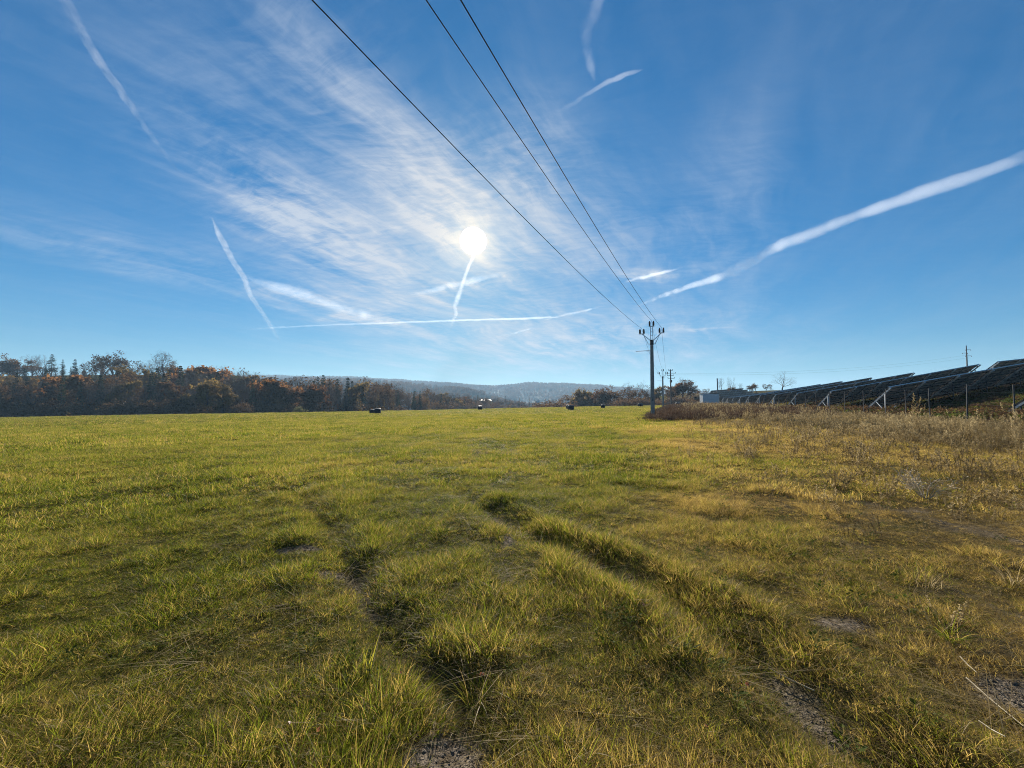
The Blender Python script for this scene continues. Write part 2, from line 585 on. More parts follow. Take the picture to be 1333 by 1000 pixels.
def bareness(x, y):
    """How far the turf is worn away."""
    b = np.zeros(np.shape(x))
    near = np.hypot(x, y) < 25
    xn, yn = x[near], y[near]
    fa = 1 - sst(5.5, 9, yn)
    n = vnoise(xn * 2.1, yn * 2.1, 33)
    da, db = np.abs(seg_dist(xn, yn, RUT_A)), np.abs(seg_dist(xn, yn, RUT_B))
    v = fa * np.maximum(.55 * np.exp(-(da / .11) ** 2) * sst(.42, .7, n + .05), .75 * np.exp(-(db / .13) ** 2) * sst(.38, .66, n + .05))
    for (cx, cy, rx, ry) in ((-.30, 1.86, .23, .30), (-.03, 4.75, .10, .30), (-1.78, 3.95, .22, .12), (-2.4, 4.6, .4, .12),
                             (2.75, 2.15, .36, .24), (2.3, 2.9, .2, .1)):
        wob = .35 * (vnoise(xn * 3, yn * 3, 35) - .5)
        v = np.maximum(v, 1 - sst(.55, 1.15, np.hypot((xn - cx) / rx, (yn - cy) / ry) + wob))
    # thin turf on the right
    thin = sst(.6, 3.2, line_off(xn, yn)) * (1 - sst(9, 15, yn))
    v = np.maximum(v, thin * sst(.50, .78, fbm(xn / .45, yn / .45, 41, 3)) * .75)
    b[near] = v
    return b


def dryness(x, y):
    o = line_off(x, y)
    d = sst(-4.0, 3.2, o + 3.5 * (fbm(x / 3.0, y / 3.0, 51) - .5) * 2) * .9
    d = d * np.where(o > 16, .75, 1)
    p = fbm(x / 1.6, y / 1.6, 57, 3)
    return np.clip(d - .05 + .45 * (p - .5) + .10 * sst(20, 60, y) * sst(-14, -1, o), -.1, 1)


# ================================================================ ground sheet
def build_ground():
    nr, na = 430, 900
    r = np.concatenate([[0.0], np.geomspace(0.35, 5000, nr)])
    a = np.linspace(0, 2 * np.pi, na, endpoint=False)
    # more rays ahead of the lens than behind it
    a = a + 0.62 * np.sin(a - np.pi / 2 + np.pi) * 0 + 0
    RR, AA = np.meshgrid(r[1:], a, indexing='ij')
    X, Y = (RR * np.cos(AA)).ravel(), (RR * np.sin(AA)).ravel()
    V = np.stack([X, Y, height(X, Y)], 1)
    V = np.vstack([[[0, 0, hz(0.001, 0.001, True)]], V])
    i = np.arange(nr - 1)[:, None] * na; k = np.arange(na)[None, :]; k2 = (k + 1) % na
    F = np.stack([1 + i + k, 1 + i + na + k, 1 + i + na + k2, 1 + i + k2], -1).reshape(-1, 4)
    Fl = F
    xs, ys = V[:, 0], V[:, 1]
    me = mesh_np('ground', V, Fl, ground_material(), attr={'bare': bareness(xs, ys), 'dry': np.clip(dryness(xs, ys), 0, 1)}, smooth=True)
    o = link('ground', me)
    tag(o, kind='structure')
    return o


build_ground()

# ================================================================ grass
PROTO = {}


def proto_collection(name, meshes):
    c = bpy.data.collections.new(name)          # not linked to the scene: only the source of the copies
    for i, me in enumerate(meshes):
        o = bpy.data.objects.new('%s_%02d' % (name, i), me)
        c.objects.link(o)
    return c


def scatter(name, pts, rot, scl, idx, coll, dry=None, label=None):
    """One object of stuff: copies of small plants standing on the given points."""
    me = bpy.data.meshes.new(name)
    n = len(pts)
    me.vertices.add(n)
    me.vertices.foreach_set('co', np.asarray(pts, np.float32).ravel())
    for k, v, ty in (('turn', rot, 'FLOAT_VECTOR'), ('size', scl, 'FLOAT_VECTOR'), ('pick', idx, 'INT'), ('dry', dry if dry is not None else np.zeros(n), 'FLOAT')):
        at = me.attributes.new(k, ty, 'POINT')
        if ty == 'FLOAT_VECTOR': at.data.foreach_set('vector', np.asarray(v, np.float32).ravel())
        elif ty == 'INT': at.data.foreach_set('value', np.asarray(v, np.int32))
        else: at.data.foreach_set('value', np.asarray(v, np.float32))
    o = link(name, me)
    ng = bpy.data.node_groups.new(name, 'GeometryNodeTree')
    ng.interface.new_socket('Geometry', in_out='INPUT', socket_type='NodeSocketGeometry')
    ng.interface.new_socket('Geometry', in_out='OUTPUT', socket_type='NodeSocketGeometry')
    gi, go = ng.nodes.new('NodeGroupInput'), ng.nodes.new('NodeGroupOutput')
    ci = ng.nodes.new('GeometryNodeCollectionInfo')
    ci.inputs['Collection'].default_value = coll
    ci.inputs['Separate Children'].default_value = True
    ci.inputs['Reset Children'].default_value = True
    ip = ng.nodes.new('GeometryNodeInstanceOnPoints')
    ip.inputs['Pick Instance'].default_value = True

    def named(k, ty):
        a = ng.nodes.new('GeometryNodeInputNamedAttribute'); a.data_type = ty
        a.inputs['Name'].default_value = k
        return a.outputs['Attribute']
    e2r = ng.nodes.new('FunctionNodeEulerToRotation')
    ng.links.new(named('turn', 'FLOAT_VECTOR'), e2r.inputs[0])
    ng.links.new(gi.outputs[0], ip.inputs['Points'])
    ng.links.new(ci.outputs[0], ip.inputs['Instance'])
    ng.links.new(named('pick', 'INT'), ip.inputs['Instance Index'])
    ng.links.new(e2r.outputs[0], ip.inputs['Rotation'])
    ng.links.new(named('size', 'FLOAT_VECTOR'), ip.inputs['Scale'])
    ng.links.new(ip.outputs[0], go.inputs[0])
    md = o.modifiers.new('scatter', 'NODES'); md.node_group = ng
    tag(o, label, None, None, 'stuff')
    return o


def blades(rg, n, radius, h0, h1, w0, w1, lean, curl, segs, hang=0.0, clump=1):
    """Vertices, faces and per-vertex number of n curved tapering blades."""
    cx = rg.uniform(-1, 1, (clump, 2)) * radius * (0.0 if clump == 1 else 1.0)
    ci = rg.integers(0, clump, n)
    rr = (radius if clump == 1 else radius * .35) * np.sqrt(rg.random(n)); th = rg.random(n) * 2 * np.pi
    bx, by = cx[ci, 0] + rr * np.cos(th), cx[ci, 1] + rr * np.sin(th)
    az = th + rg.normal(0, 1.1, n)
    h = rg.uniform(h0, h1, n) * rg.uniform(.6, 1.1, n)
    w = rg.uniform(w0, w1, n)
    ln = np.abs(rg.normal(lean, lean * .5, n)); cu = np.abs(rg.normal(curl, curl * .6, n))
    rnd = rg.random(n)
    rnd = np.where(rg.random(n) < .14, rg.uniform(1.0, 1.5, n), rnd)
    fx, fy = np.cos(az), np.sin(az)
    tw = rg.uniform(0, np.pi, n)
    V, F, A = [], [], []
    ts = np.linspace(0, 1, segs + 1)
    P = []
    for t in ts:
        off = h * (ln * t + cu * t * t)
        zz = h * (t - (cu * .35 + hang) * t * t * t)
        P.append(np.stack([bx + fx * off, by + fy * off, zz - 0.01], 1))
    sx, sy = np.cos(az + np.pi / 2 + (tw - np.pi / 2) * .7), np.sin(az + np.pi / 2 + (tw - np.pi / 2) * .7)
    side = np.stack([sx, sy, np.zeros(n)], 1)
    cols = []
    for k, t in enumerate(ts[:-1]):
        ww = (w * (1 - t) ** .6 * .5)[:, None]
        cols += [P[k] - side * ww, P[k] + side * ww]
    cols.append(P[-1])
    m = len(cols)
    V = np.stack(cols, 1).reshape(-1, 3)
    base = (np.arange(n) * m)[:, None]
    quads = []
    for k in range(segs - 1):
        quads.append(base + np.array([2 * k, 2 * k + 1, 2 * k + 3, 2 * k + 2]))
    tri = base + np.array([2 * segs - 2, 2 * segs - 1, 2 * segs])
    faces = []
    for q in quads: faces += [tuple(r_) for r_ in q]
    faces += [tuple(r_) for r_ in tri]
    return V, faces, np.repeat(rnd, m)


def blades_mesh(name, parts, mat, mats=None):
    V, F, A, MI = [], [], [], []
    b = 0
    for k, (v, f, a) in enumerate(parts):
        V.append(v); A.append(a)
        F += [tuple(i + b for i in q) for q in f]
        b += len(v)
    return mesh_np(name, np.vstack(V), F, mat, attr={'rnd': np.concatenate(A)})


rg = np.random.default_rng(7)
near_meshes = []
for i in range(7):
    k = [(26, .055, .06, .15), (30, .07, .05, .11), (22, .05, .09, .20), (34, .08, .04, .09), (24, .06, .07, .17), (18, .06, .10, .24), (28, .07, .06, .13)][i]
    near_meshes.append(blades_mesh('grass_tuft', [blades(rg, int(k[0] * 1.5), k[1], k[2] * .9, k[3] * .88, .0022, .0046, .42, .52, 4), blades(rg, 24, k[1] * 1.4, .025, .07, .0026, .0052, .7, .6, 3)], M_GRASS))
C_NEAR = proto_collection('near_tuft', near_meshes)
mid_meshes = [blades_mesh('grass_clump', [blades(rg, 60, .16, .05, .14, .005, .010, .40, .55, 3, clump=6)], M_GRASS) for i in range(5)]
C_MID = proto_collection('mid_clump', mid_meshes)
far_meshes = [blades_mesh('grass_patch', [blades(rg, 130, .42, .05, .15, .012, .024, .40, .5, 2, clump=16)], M_GRASS) for i in range(5)]
C_FAR = proto_collection('far_patch', far_meshes)


def jgrid(x0, x1, y0, y1, s, rg):
    xs, ys = np.arange(x0, x1, s), np.arange(y0, y1, s)
    X, Y = np.meshgrid(xs, ys)
    X = (X + rg.uniform(-.5, .5, X.shape) * s).ravel(); Y = (Y + rg.uniform(-.5, .5, Y.shape) * s).ravel()
    return X, Y


def in_view(X, Y, margin=2.0):
    return (np.abs(X) < Y * 1.42 + margin) & (Y > .7)


def tuft_height(x, y):
    """Where the sward stands taller or has been grazed down."""
    a = fbm(x / .55, y / .55, 61, 2); b = fbm(x / 2.4, y / 2.4, 63, 2)
    c = vnoise(x / .21, y / .21, 65)
    return .46 + .72 * sst(.36, .70, a) * (.55 + .9 * b) + .30 * sst(.5, .85, c)


def grass_field():
    rg = np.random.default_rng(11)
    # nearest metres
    X, Y = jgrid(-13, 13, .7, 9.2, .054, rg)
    r = np.hypot(X, Y)
    k = in_view(X, Y, .8) & (r < 9.0 + rg.uniform(-.8, .8, len(X)))
    X, Y = X[k], Y[k]
    bare = bareness(X, Y); dry = dryness(X, Y); off = line_off(X, Y)
    right = sst(.4, 3.0, off)
    p = 1 - bare * 1.02 - right * .22 * sst(.4, .6, vnoise(X * 2.7, Y * 2.7, 71))
    k = rg.random(len(X)) < p
    X, Y, dry, off, right, bare = X[k], Y[k], dry[k], off[k], right[k], bare[k]
    hs = .74 * tuft_height(X, Y) ** 1.2 * (1 - .45 * right) * (1 + 1.1 * right * sst(.64, .82, vnoise(X / .38, Y / .38, 73)))
    db = seg_dist(X, Y, RUT_B); da = seg_dist(X, Y, RUT_A)
    fa = 1 - sst(5, 8, Y)
    hs = hs * (1 + fa * (.50 * np.exp(-((db - .36) / .17) ** 2) + .25 * np.exp(-((db + .42) / .2) ** 2) + .3 * np.exp(-((da - .38) / .17) ** 2) + .2 * np.exp(-((da + .40) / .2) ** 2)))
    hs = hs * (1 - .7 * bare)
    n = len(X)
    pts = np.stack([X, Y, height(X, Y)], 1)
    rot = np.stack([rg.normal(0, .12, n), rg.normal(0, .12, n), rg.uniform(0, 6.28, n)], 1)
    ws = rg.uniform(.8, 1.25, n)
    scl = np.stack([ws * np.sqrt(hs), ws * np.sqrt(hs), hs * rg.uniform(.7, 1.25, n)], 1)
    scatter('near_grass', pts, rot, scl, rg.integers(0, 7, n), C_NEAR, dry + rg.normal(.05, .12, n) + .16 * (1 - sst(2.2, 6.5, Y)), 'short backlit meadow grass growing over the rutted track')
    tot = n
    # the middle of the meadow
    X, Y = jgrid(-36, 36, 4, 24.5, .125, rg)
    r = np.hypot(X, Y)
    k = in_view(X, Y) & (r > 8.4 + rg.uniform(-.6, .6, len(X))) & (r < 24 + rg.uniform(-1, 1, len(X)))
    X, Y = X[k], Y[k]
    n = len(X); hs = tuft_height(X, Y) * (1 - .25 * sst(0, 4, line_off(X, Y))) * (1 - .25 * sst(.55, .8, fbm(X / 1.3, Y / 1.3, 75)))
    hs = np.maximum(hs, .3)
    pts = np.stack([X, Y, height(X, Y)], 1)
    rot = np.stack([rg.normal(0, .1, n), rg.normal(0, .1, n), rg.uniform(0, 6.28, n)], 1)
    scl = np.stack([np.ones(n), np.ones(n), hs * rg.uniform(.7, 1.3, n)], 1)
    scatter('meadow_grass', pts, rot, scl, rg.integers(0, 5, n), C_MID, dryness(X, Y) + rg.normal(0, .1, n), 'yellow green grass of the open middle field')
    tot += n
    # the far field
    P = []
    for (r0, r1, s) in ((23, 60, .36), (60, 175, .75)):
        X, Y = jgrid(-r1 * .95, r1 * .95, 8, r1, s, rg)
        r = np.hypot(X, Y)
        k = in_view(X, Y, 3) & (r > r0 + rg.uniform(-1, 1, len(X))) & (r < r1) & (line_off(X, Y) < 60) & ~((line_off(X, Y) > 17.5) & (Y < 75))
        P.append((X[k], Y[k], np.full(k.sum(), s / .36)))
    X, Y, S = (np.concatenate(c) for c in zip(*P))
    n = len(X); hs = tuft_height(X / 1.6, Y / 1.6) + 1.0 * sst(.68, .84, vnoise(X / 1.3, Y / .8, 77))
    pts = np.stack([X, Y, height(X, Y)], 1)
    rot = np.stack([rg.normal(0, .05, n), rg.normal(0, .05, n), rg.uniform(0, 6.28, n)], 1)
    scl = np.stack([S, S, hs * rg.uniform(.7, 1.3, n) * (1 + .15 * (S - 1))], 1)
    scatter('far_grass', pts, rot, scl, rg.integers(0, 5, n), C_FAR, dryness(X, Y) + rg.normal(0, .1, n), 'even green grass at the far edge of the field')
    tot += n
    print('GRASS', tot)


grass_field()


# ---------------------------------------------------------------- tall dry weeds, russet thicket, herbs, soil crumbs
def stalk_mesh(rg, n, radius, h0, h1, mat, head=.16, leaf=.5, spread=.25, headw=.05):
    mb = MB()
    for i in range(n):
        a = rg.random() * 6.28; r = radius * math.sqrt(rg.random())
        h = rg.uniform(h0, h1)
        ln = rg.uniform(0, spread); az = rg.random() * 6.28
        b = Vector((r * math.cos(a), r * math.sin(a), -.02))
        tip = b + Vector((math.cos(az) * ln * h, math.sin(az) * ln * h, h))
        mid = (b + tip) / 2 + Vector((rg.normal(0, .03), rg.normal(0, .03), 0)) * h
        rn = rg.random()
        mb.tube([b, mid, tip], [.004, .003, .0015], 3, rn, False)
        for q in range(int(h * 22 * leaf) + 2):
            t = rg.uniform(.15, .95); c = b.lerp(tip, t)
            d = Vector((rg.normal(), rg.normal(), rg.normal(0, .5))).normalized()
            L = rg.uniform(.03, .08); s = d.orthogonal().normalized() * rg.uniform(.004, .010)
            mb.add([c - s, c + s, c + d * L], [(0, 1, 2)], rg.random())
        for q in range(int(20 * head / .16)):
            t = 1 - head * rg.random() ** 1.3 / max(h, .3) * .9
            c = b.lerp(tip, t)
            d = Vector((rg.normal(0, .7), rg.normal(0, .7), rg.uniform(.1, 1))).normalized()
            L = rg.uniform(.3, 1.0) * headw; s = d.orthogonal().normalized() * rg.uniform(.004, .009)
            mb.add([c - s, c + s, c + d * L + s * .5, c + d * L - s * .5], [(0, 1, 2, 3)], .3 + .7 * rg.random())
    return mb.mesh('stalk_clump', mat)


def bush_mesh(rg, n, w, h, mat, leaf=.05):
    """A low tangle of thin stems with small leaves."""
    mb = MB()
    for i in range(n):
        az = rg.random() * 6.28; L = rg.uniform(.5, 1.0)
        b = Vector((rg.normal(0, .25) * w, rg.normal(0, .25) * w, -.03))
        p1 = b + Vector((math.cos(az) * .3 * w, math.sin(az) * .3 * w, h * L * .7))
        p2 = p1 + Vector((math.cos(az + rg.normal(0, .6)) * .45 * w, math.sin(az) * .45 * w, h * rg.uniform(-.25, .3)))
        mb.tube([b, p1, p2], [.007, .005, .002], 3, rg.random() * .3, False)
        for q in range(16):
            t = rg.random()
            c = b.lerp(p1, min(1, t * 2)) if t < .5 else p1.lerp(p2, t * 2 - 1)
            c = c + Vector((rg.normal(0, .04), rg.normal(0, .04), rg.normal(0, .04)))
            d = Vector((rg.normal(), rg.normal(), rg.normal())).normalized(); s = d.orthogonal().normalized()
            l = leaf * rg.uniform(.5, 1.2)
            mb.add([c - s * l * .3, c + d * l * .5 - s * 0, c + s * l * .3, c + d * l], [(0, 1, 3), (2, 3, 1)] if False else [(0, 2, 3)], rg.random())
    return mb.mesh('tangle', mat)


def herb_mesh(rg, n, mat):
    mb = MB()
    for i in range(n):
        az = rg.random() * 6.28; rr = rg.uniform(.01, .09)
        c = Vector((math.cos(az) * rr, math.sin(az) * rr, rg.uniform(.02, .11)))
        d = Vector((math.cos(az), math.sin(az), rg.uniform(-.1, .6))).normalized()
        s = d.cross(Vector((0, 0, 1))).normalized()
        l = rg.uniform(.018, .045); w = l * .42
        u = Vector((0, 0, l * .12))
        mb.add([c, c + d * l * .45 - s * w + u, c + d * l * .5 - u * .3, c + d * l * .45 + s * w + u, c + d * l], [(0, 1, 2), (0, 2, 3), (1, 4, 2), (2, 4, 3)], rg.random())
        mb.add([Vector((0, 0, -.01)), c, c + s * .002], [(0, 1, 2)], .2)
    return mb.mesh('herb', mat)


def weeds():
    rg = np.random.default_rng(23)
    tall = proto_collection('tall_stalk', [stalk_mesh(rg, 9, .20, .45, 1.0, M_STRAW, .2, .6, .28, .06) for _ in range(5)])
    low = proto_collection('low_stalk', [stalk_mesh(rg, 8, .16, .18, .42, M_STRAW, .10, .8, .5, .035) for _ in range(4)])
    rus = proto_collection('russet_stalk', [stalk_mesh(rg, 10, .24, .5, 1.15, M_WEED, .22, 1.3, .35, .06) for _ in range(3)] + [bush_mesh(rg, 16, .5, .6, M_WEED) for _ in range(3)])
    # band of dead stalks along the fence
    X, Y = jgrid(4, 130, 5.5, 300, .30, rg)
    o = line_off(X, Y)
    near = np.interp(Y, [5, 9.5, 15.7, 25, 33, 45], [11, 10.4, 7.4, 5, 1, -1.0]) + 2.4 * (fbm(X / 2.5, Y / 2.5, 81) - .5)
    k = (o > near) & (o < 17.2) & in_view(X, Y) & (rg.random(len(X)) < np.clip(13. / np.maximum(Y, 9), .10, .75) * (.5 + .6 * sst(0, 3.0, o - near)) * (1 - .6 * sst(.5, .7, fbm(X / 1.7, Y / 1.7, 83))))
    X, Y, o = X[k], Y[k], o[k]; nr = near[k]
    n = len(X)
    hs = (.18 + .26 * sst(0, 4, o - nr)) * np.exp(rg.normal(-.02, .36, n)) * (1.6 - .5 * sst(14, 22, Y)) * (1 - .35 * sst(11, 16, o)) * (1 + .3 * sst(30, 70, Y))
    pts = np.stack([X, Y, height(X, Y)], 1)
    rot = np.stack([rg.normal(0, .08, n), rg.normal(0, .08, n), rg.uniform(0, 6.28, n)], 1)
    w = 1 + .8 * sst(15, 80, Y)
    scatter('dry_weeds', pts, rot, np.stack([w, w, hs], 1), rg.integers(0, 5, n), tall, rg.normal(.38, .28, n), 'dead straw coloured weeds standing along the solar park fence')
    # scattered low dead stems over the right of the meadow
    X, Y = jgrid(-4, 26, 2.2, 30, .22, rg)
    o = line_off(X, Y)
    k = in_view(X, Y) & (rg.random(len(X)) < .16 * sst(-.5, 5.5, o + 3 * (fbm(X / 1.2, Y / 1.2, 87) - .5)) * (1 - .75 * sst(.4, .75, bareness(X, Y)))) & (o < 12)
    X, Y = X[k], Y[k]; n = len(X)
    hs = rg.uniform(.45, 1.0, n) * (.7 + .6 * sst(3, 9, Y))
    scatter('dead_stems', np.stack([X, Y, height(X, Y)], 1), np.stack([rg.normal(0, .2, n), rg.normal(0, .2, n), rg.uniform(0, 6.28, n)], 1),
            np.stack([hs, hs, hs], 1), rg.integers(0, 4, n), low, rg.normal(.0, .2, n), 'low dead stems mixed into the thin grass of the right side')
    # russet thicket round the pole and along the foot of the fence
    X, Y = jgrid(5, 110, 17, 230, .42, rg)
    o = line_off(X, Y)
    th = (o > -4.2 + 2.5 * fbm(X / 3, Y / 3, 91)) & (o < 13.5) & (Y > 33 + .9 * np.maximum(o, 0) * 0)
    th |= (o > 15.0) & (o < 23) & (Y < 60)
    k = th & in_view(X, Y) & (rg.random(len(X)) < np.clip(26. / Y, .2, .95))
    X, Y, o = X[k], Y[k], o[k]; n = len(X)
    hs = rg.uniform(.6, 1.25, n) * np.where(o > 15, .34, .85) * (.55 + .45 * sst(-4, 0, o))
    w = 1 + .6 * sst(30, 90, Y)
    scatter('russet_thicket', np.stack([X, Y, height(X, Y)], 1), np.stack([rg.normal(0, .08, n), rg.normal(0, .08, n), rg.uniform(0, 6.28, n)], 1),
            np.stack([w, w, hs], 1), rg.integers(0, 6, n), rus, rg.normal(.05, .22, n), 'russet brown thicket of bramble and dock round the near pole')
    # dark green and brown growth on the bank under the panels
    bank = proto_collection('bank_growth', [bush_mesh(rg, 22, .6, .5, M_HERB, .08) for _ in range(3)] + [bush_mesh(rg, 18, .55, .6, M_OAK, .07) for _ in range(2)])
    X, Y = jgrid(24, 100, 18, 140, .45, rg)
    o = line_off(X, Y)
    k = (o > 17.5) & (o < 46) & in_view(X, Y) & (rg.random(len(X)) < np.clip(36 / Y, .15, .95))
    X, Y = X[k], Y[k]; n = len(X)
    hs = rg.uniform(.5, 1.2, n) * np.where(line_off(X, Y) > 21.5, .8, 1.35)
    scatter('bank_growth', np.stack([X, Y, height(X, Y)], 1), np.stack([rg.normal(0, .1, n), rg.normal(0, .1, n), rg.uniform(0, 6.28, n)], 1),
            np.stack([hs * 1.3, hs * 1.3, hs], 1), rg.choice([0, 1, 2, 3, 4, 3, 4], n), bank, rg.normal(.1, .2, n), 'dark low growth on the bank under the solar panels')
    # broad leaved herbs in the near turf
    herb = proto_collection('herb', [herb_mesh(rg, 22, M_HERB) for _ in range(4)])
    X, Y = jgrid(-9, 11, .8, 9, .15, rg)
    k = in_view(X, Y) & (rg.random(len(X)) < .05 + .40 * sst(.54, .70, fbm(X / .9, Y / .9, 95))) & (bareness(X, Y) < .75)
    k &= np.hypot(X, Y) > 2.3
    X, Y = X[k], Y[k]; n = len(X)
    hs = rg.uniform(.4, .8, n)
    scatter('clover', np.stack([X, Y, height(X, Y)], 1), np.stack([rg.normal(0, .2, n), rg.normal(0, .2, n), rg.uniform(0, 6.28, n)], 1),
            np.stack([hs, hs, hs], 1), rg.integers(0, 4, n), herb, rg.normal(.15, .2, n), 'low clover and herb leaves among the near grass')
    # crumbs of soil and little stones on the worn patches
    sm = []
    for i in range(4):
        V, F, A = [], [], []
        mb = MB()
        ph = rg.random(6) * 6
        ring = []
        vs = [Vector((0, 0, .6))]
        for lv, (zz, rr) in enumerate(((.35, .7), (-.1, 1.0), (-.5, .7))):
            for q in range(6):
                an = q * math.pi / 3 + lv * .5
                f = rg.uniform(.7, 1.25)
                vs.append(Vector((math.cos(an) * rr * f, math.sin(an) * rr * f, zz * rg.uniform(.7, 1.2))))
        fs = [(0, 1 + q, 1 + (q + 1) % 6) for q in range(6)]
        for lv in range(2):
            for q in range(6):
                a, b = 1 + lv * 6 + q, 1 + lv * 6 + (q + 1) % 6
                fs.append((a, a + 6, b + 6, b))
        mb.add([v * .01 for v in vs], fs)
        sm.append(mb.mesh('crumb', M_CRUMB))
    crumb = proto_collection('crumb', sm)
    X, Y = jgrid(-4, 7, .9, 7, .028, rg)
    b = bareness(X, Y)
    k = in_view(X, Y, .5) & (rg.random(len(X)) < .75 * sst(.35, .8, b) * (1.1 - .12 * Y))
    X, Y = X[k], Y[k]; n = len(X)
    s = np.exp(rg.normal(-.5, .45, n))
    scatter('soil_crumbs', np.stack([X, Y, height(X, Y) + .002], 1), rg.uniform(0, 6.28, (n, 3)) * np.array([.1, .1, 1]), np.stack([s, s, s * .8], 1), rg.integers(0, 4, n), crumb, None, 'crumbs of bare soil and small stones on the worn track')
    # dead litter: loose straw lying flat
    lit = proto_collection('straw_litter', [blades_mesh('litter', [blades(rg, 26, .14, .05, .16, .002, .0045, 3.2, .5, 3)], M_STRAW) for _ in range(3)])
    X, Y = jgrid(-8, 10, .8, 9, .16, rg)
    k = in_view(X, Y, .5) & (rg.random(len(X)) < .10 + .5 * sst(-.5, 3, line_off(X, Y)))
    X, Y = X[k], Y[k]; n = len(X)
    scatter('straw_litter', np.stack([X, Y, height(X, Y) + .012], 1), np.stack([rg.normal(0, .1, n), rg.normal(0, .1, n), rg.uniform(0, 6.28, n)], 1),
            np.stack([np.ones(n), np.ones(n), np.full(n, .35)], 1), rg.integers(0, 3, n), lit, rg.normal(-.1, .25, n), 'dead straw lying flat between the tufts')


M_CRUMB = simple_mat('soil_crumb', (.060, .045, .030), (.22, .18, .135), 40, .9, .25, 0, .4)
weeds()

# ================================================================ trees
def tuple3(v):
    return (v[0], v[1], v[2])


def grow_tree(seed, H=10.0, trunk=.22, spread=.62, levels=5, kids=3, up=.18, leaf=0, leafsize=.3, leafkeep=1.0, bole=.22, twigs=3, rad=.017):
    """A broad leaved tree: trunk with its limbs, and a crown of finer branches, twigs and leaves."""
    rg = random.Random(seed)
    T, C, L = MB(), MB(), MB()

    def strip(p, q, w, a):
        d = (q - p); s = d.orthogonal().normalized() * w
        s.rotate(Matrix.Rotation(rg.random() * 3.14, 3, d.normalized()) if d.length > 1e-6 else Matrix.Identity(3))
        C.add([p - s, p + s, q], [(0, 1, 2)], a)

    def leaves(c, n, sp):
        for _ in range(n):
            p = c + Vector((rg.gauss(0, sp), rg.gauss(0, sp), rg.gauss(0, sp * .8)))
            d = Vector((rg.gauss(0, 1), rg.gauss(0, 1), rg.gauss(0, 1))).normalized()
            s = d.orthogonal().normalized()
            l = leafsize * rg.uniform(.6, 1.3)
            L.add([p, p + d * l * .5 + s * l * .32, p + d * l, p + d * l * .5 - s * l * .32], [(0, 1, 2, 3)], .02 + .98 * rg.random())

    def branch(p, d, ln, r, lv, keep):
        n = 3 if lv < 2 else 2
        pts, rr = [p.copy()], [r]
        for i in range(n):
            d = (d + Vector((rg.gauss(0, .13), rg.gauss(0, .13), rg.gauss(0, .08) + up * (.5 if lv else .1)))).normalized()
            p = p + d * (ln / n)
            pts.append(p.copy()); rr.append(r * (1 - .42 * (i + 1) / n))
        M = T if lv < 2 else C
        M.tube(pts, rr, 6 if lv == 0 else (5 if lv == 1 else 3), rg.random(), False)
        if lv >= levels:
            for _ in range(twigs):
                q = pts[rg.randint(1, n)]
                dd = (d + Vector((rg.gauss(0, .7), rg.gauss(0, .7), rg.gauss(0, .5) + .15))).normalized()
                e = q + dd * ln * rg.uniform(.5, 1.1)
                strip(q, e, rad * H * .028, rg.random())
                for _k in range(2):
                    e2 = q.lerp(e, rg.uniform(.3, .9))
                    strip(e2, e2 + (dd + Vector((rg.gauss(0, .8), rg.gauss(0, .8), rg.gauss(0, .5)))) * ln * .35, rad * H * .02, rg.random())
                if leaf and keep > 0: leaves(q.lerp(e, .6), leaf, ln * .45)
            return
        nk = kids + (2 if lv == 0 else 0)
        for k in range(nk):
            if lv == 0: t = 1.0 if k < 2 else rg.uniform(.45, .97)
            else: t = 1.0 if k < 2 else rg.uniform(.3, .85)
            i = min(int(t * n), n - 1); f = t * n - i
            q = pts[i].lerp(pts[i + 1], f)
            az = rg.random() * 6.28 + k * 2.4
            o = d.orthogonal().normalized(); o.rotate(Matrix.Rotation(az, 3, d))
            sp = spread * rg.uniform(.65, 1.25) * (.75 if t == 1.0 else 1.25)
            nd = (d * math.cos(sp) + o * math.sin(sp)).normalized()
            kp = keep if rg.random() < leafkeep or lv < 2 else 0
            branch(q, nd, ln * rg.uniform(.62, .86) * (.95 if t == 1.0 else .85), rr[i + 1] * (.78 if t == 1.0 else .58), lv + 1, kp)

    branch(Vector((0, 0, -.25)), Vector((0, 0, 1)), H * bole + .25, H * rad * 1.25, 0, 1)
    zs = [v[2] for v in C.v] + [v[2] for v in L.v]
    f = H / sorted(zs)[int(len(zs) * .995)]
    for M in (T, C, L):
        M.v = [(v[0] * f, v[1] * f, v[2] * f) for v in M.v]
    return T, C, L


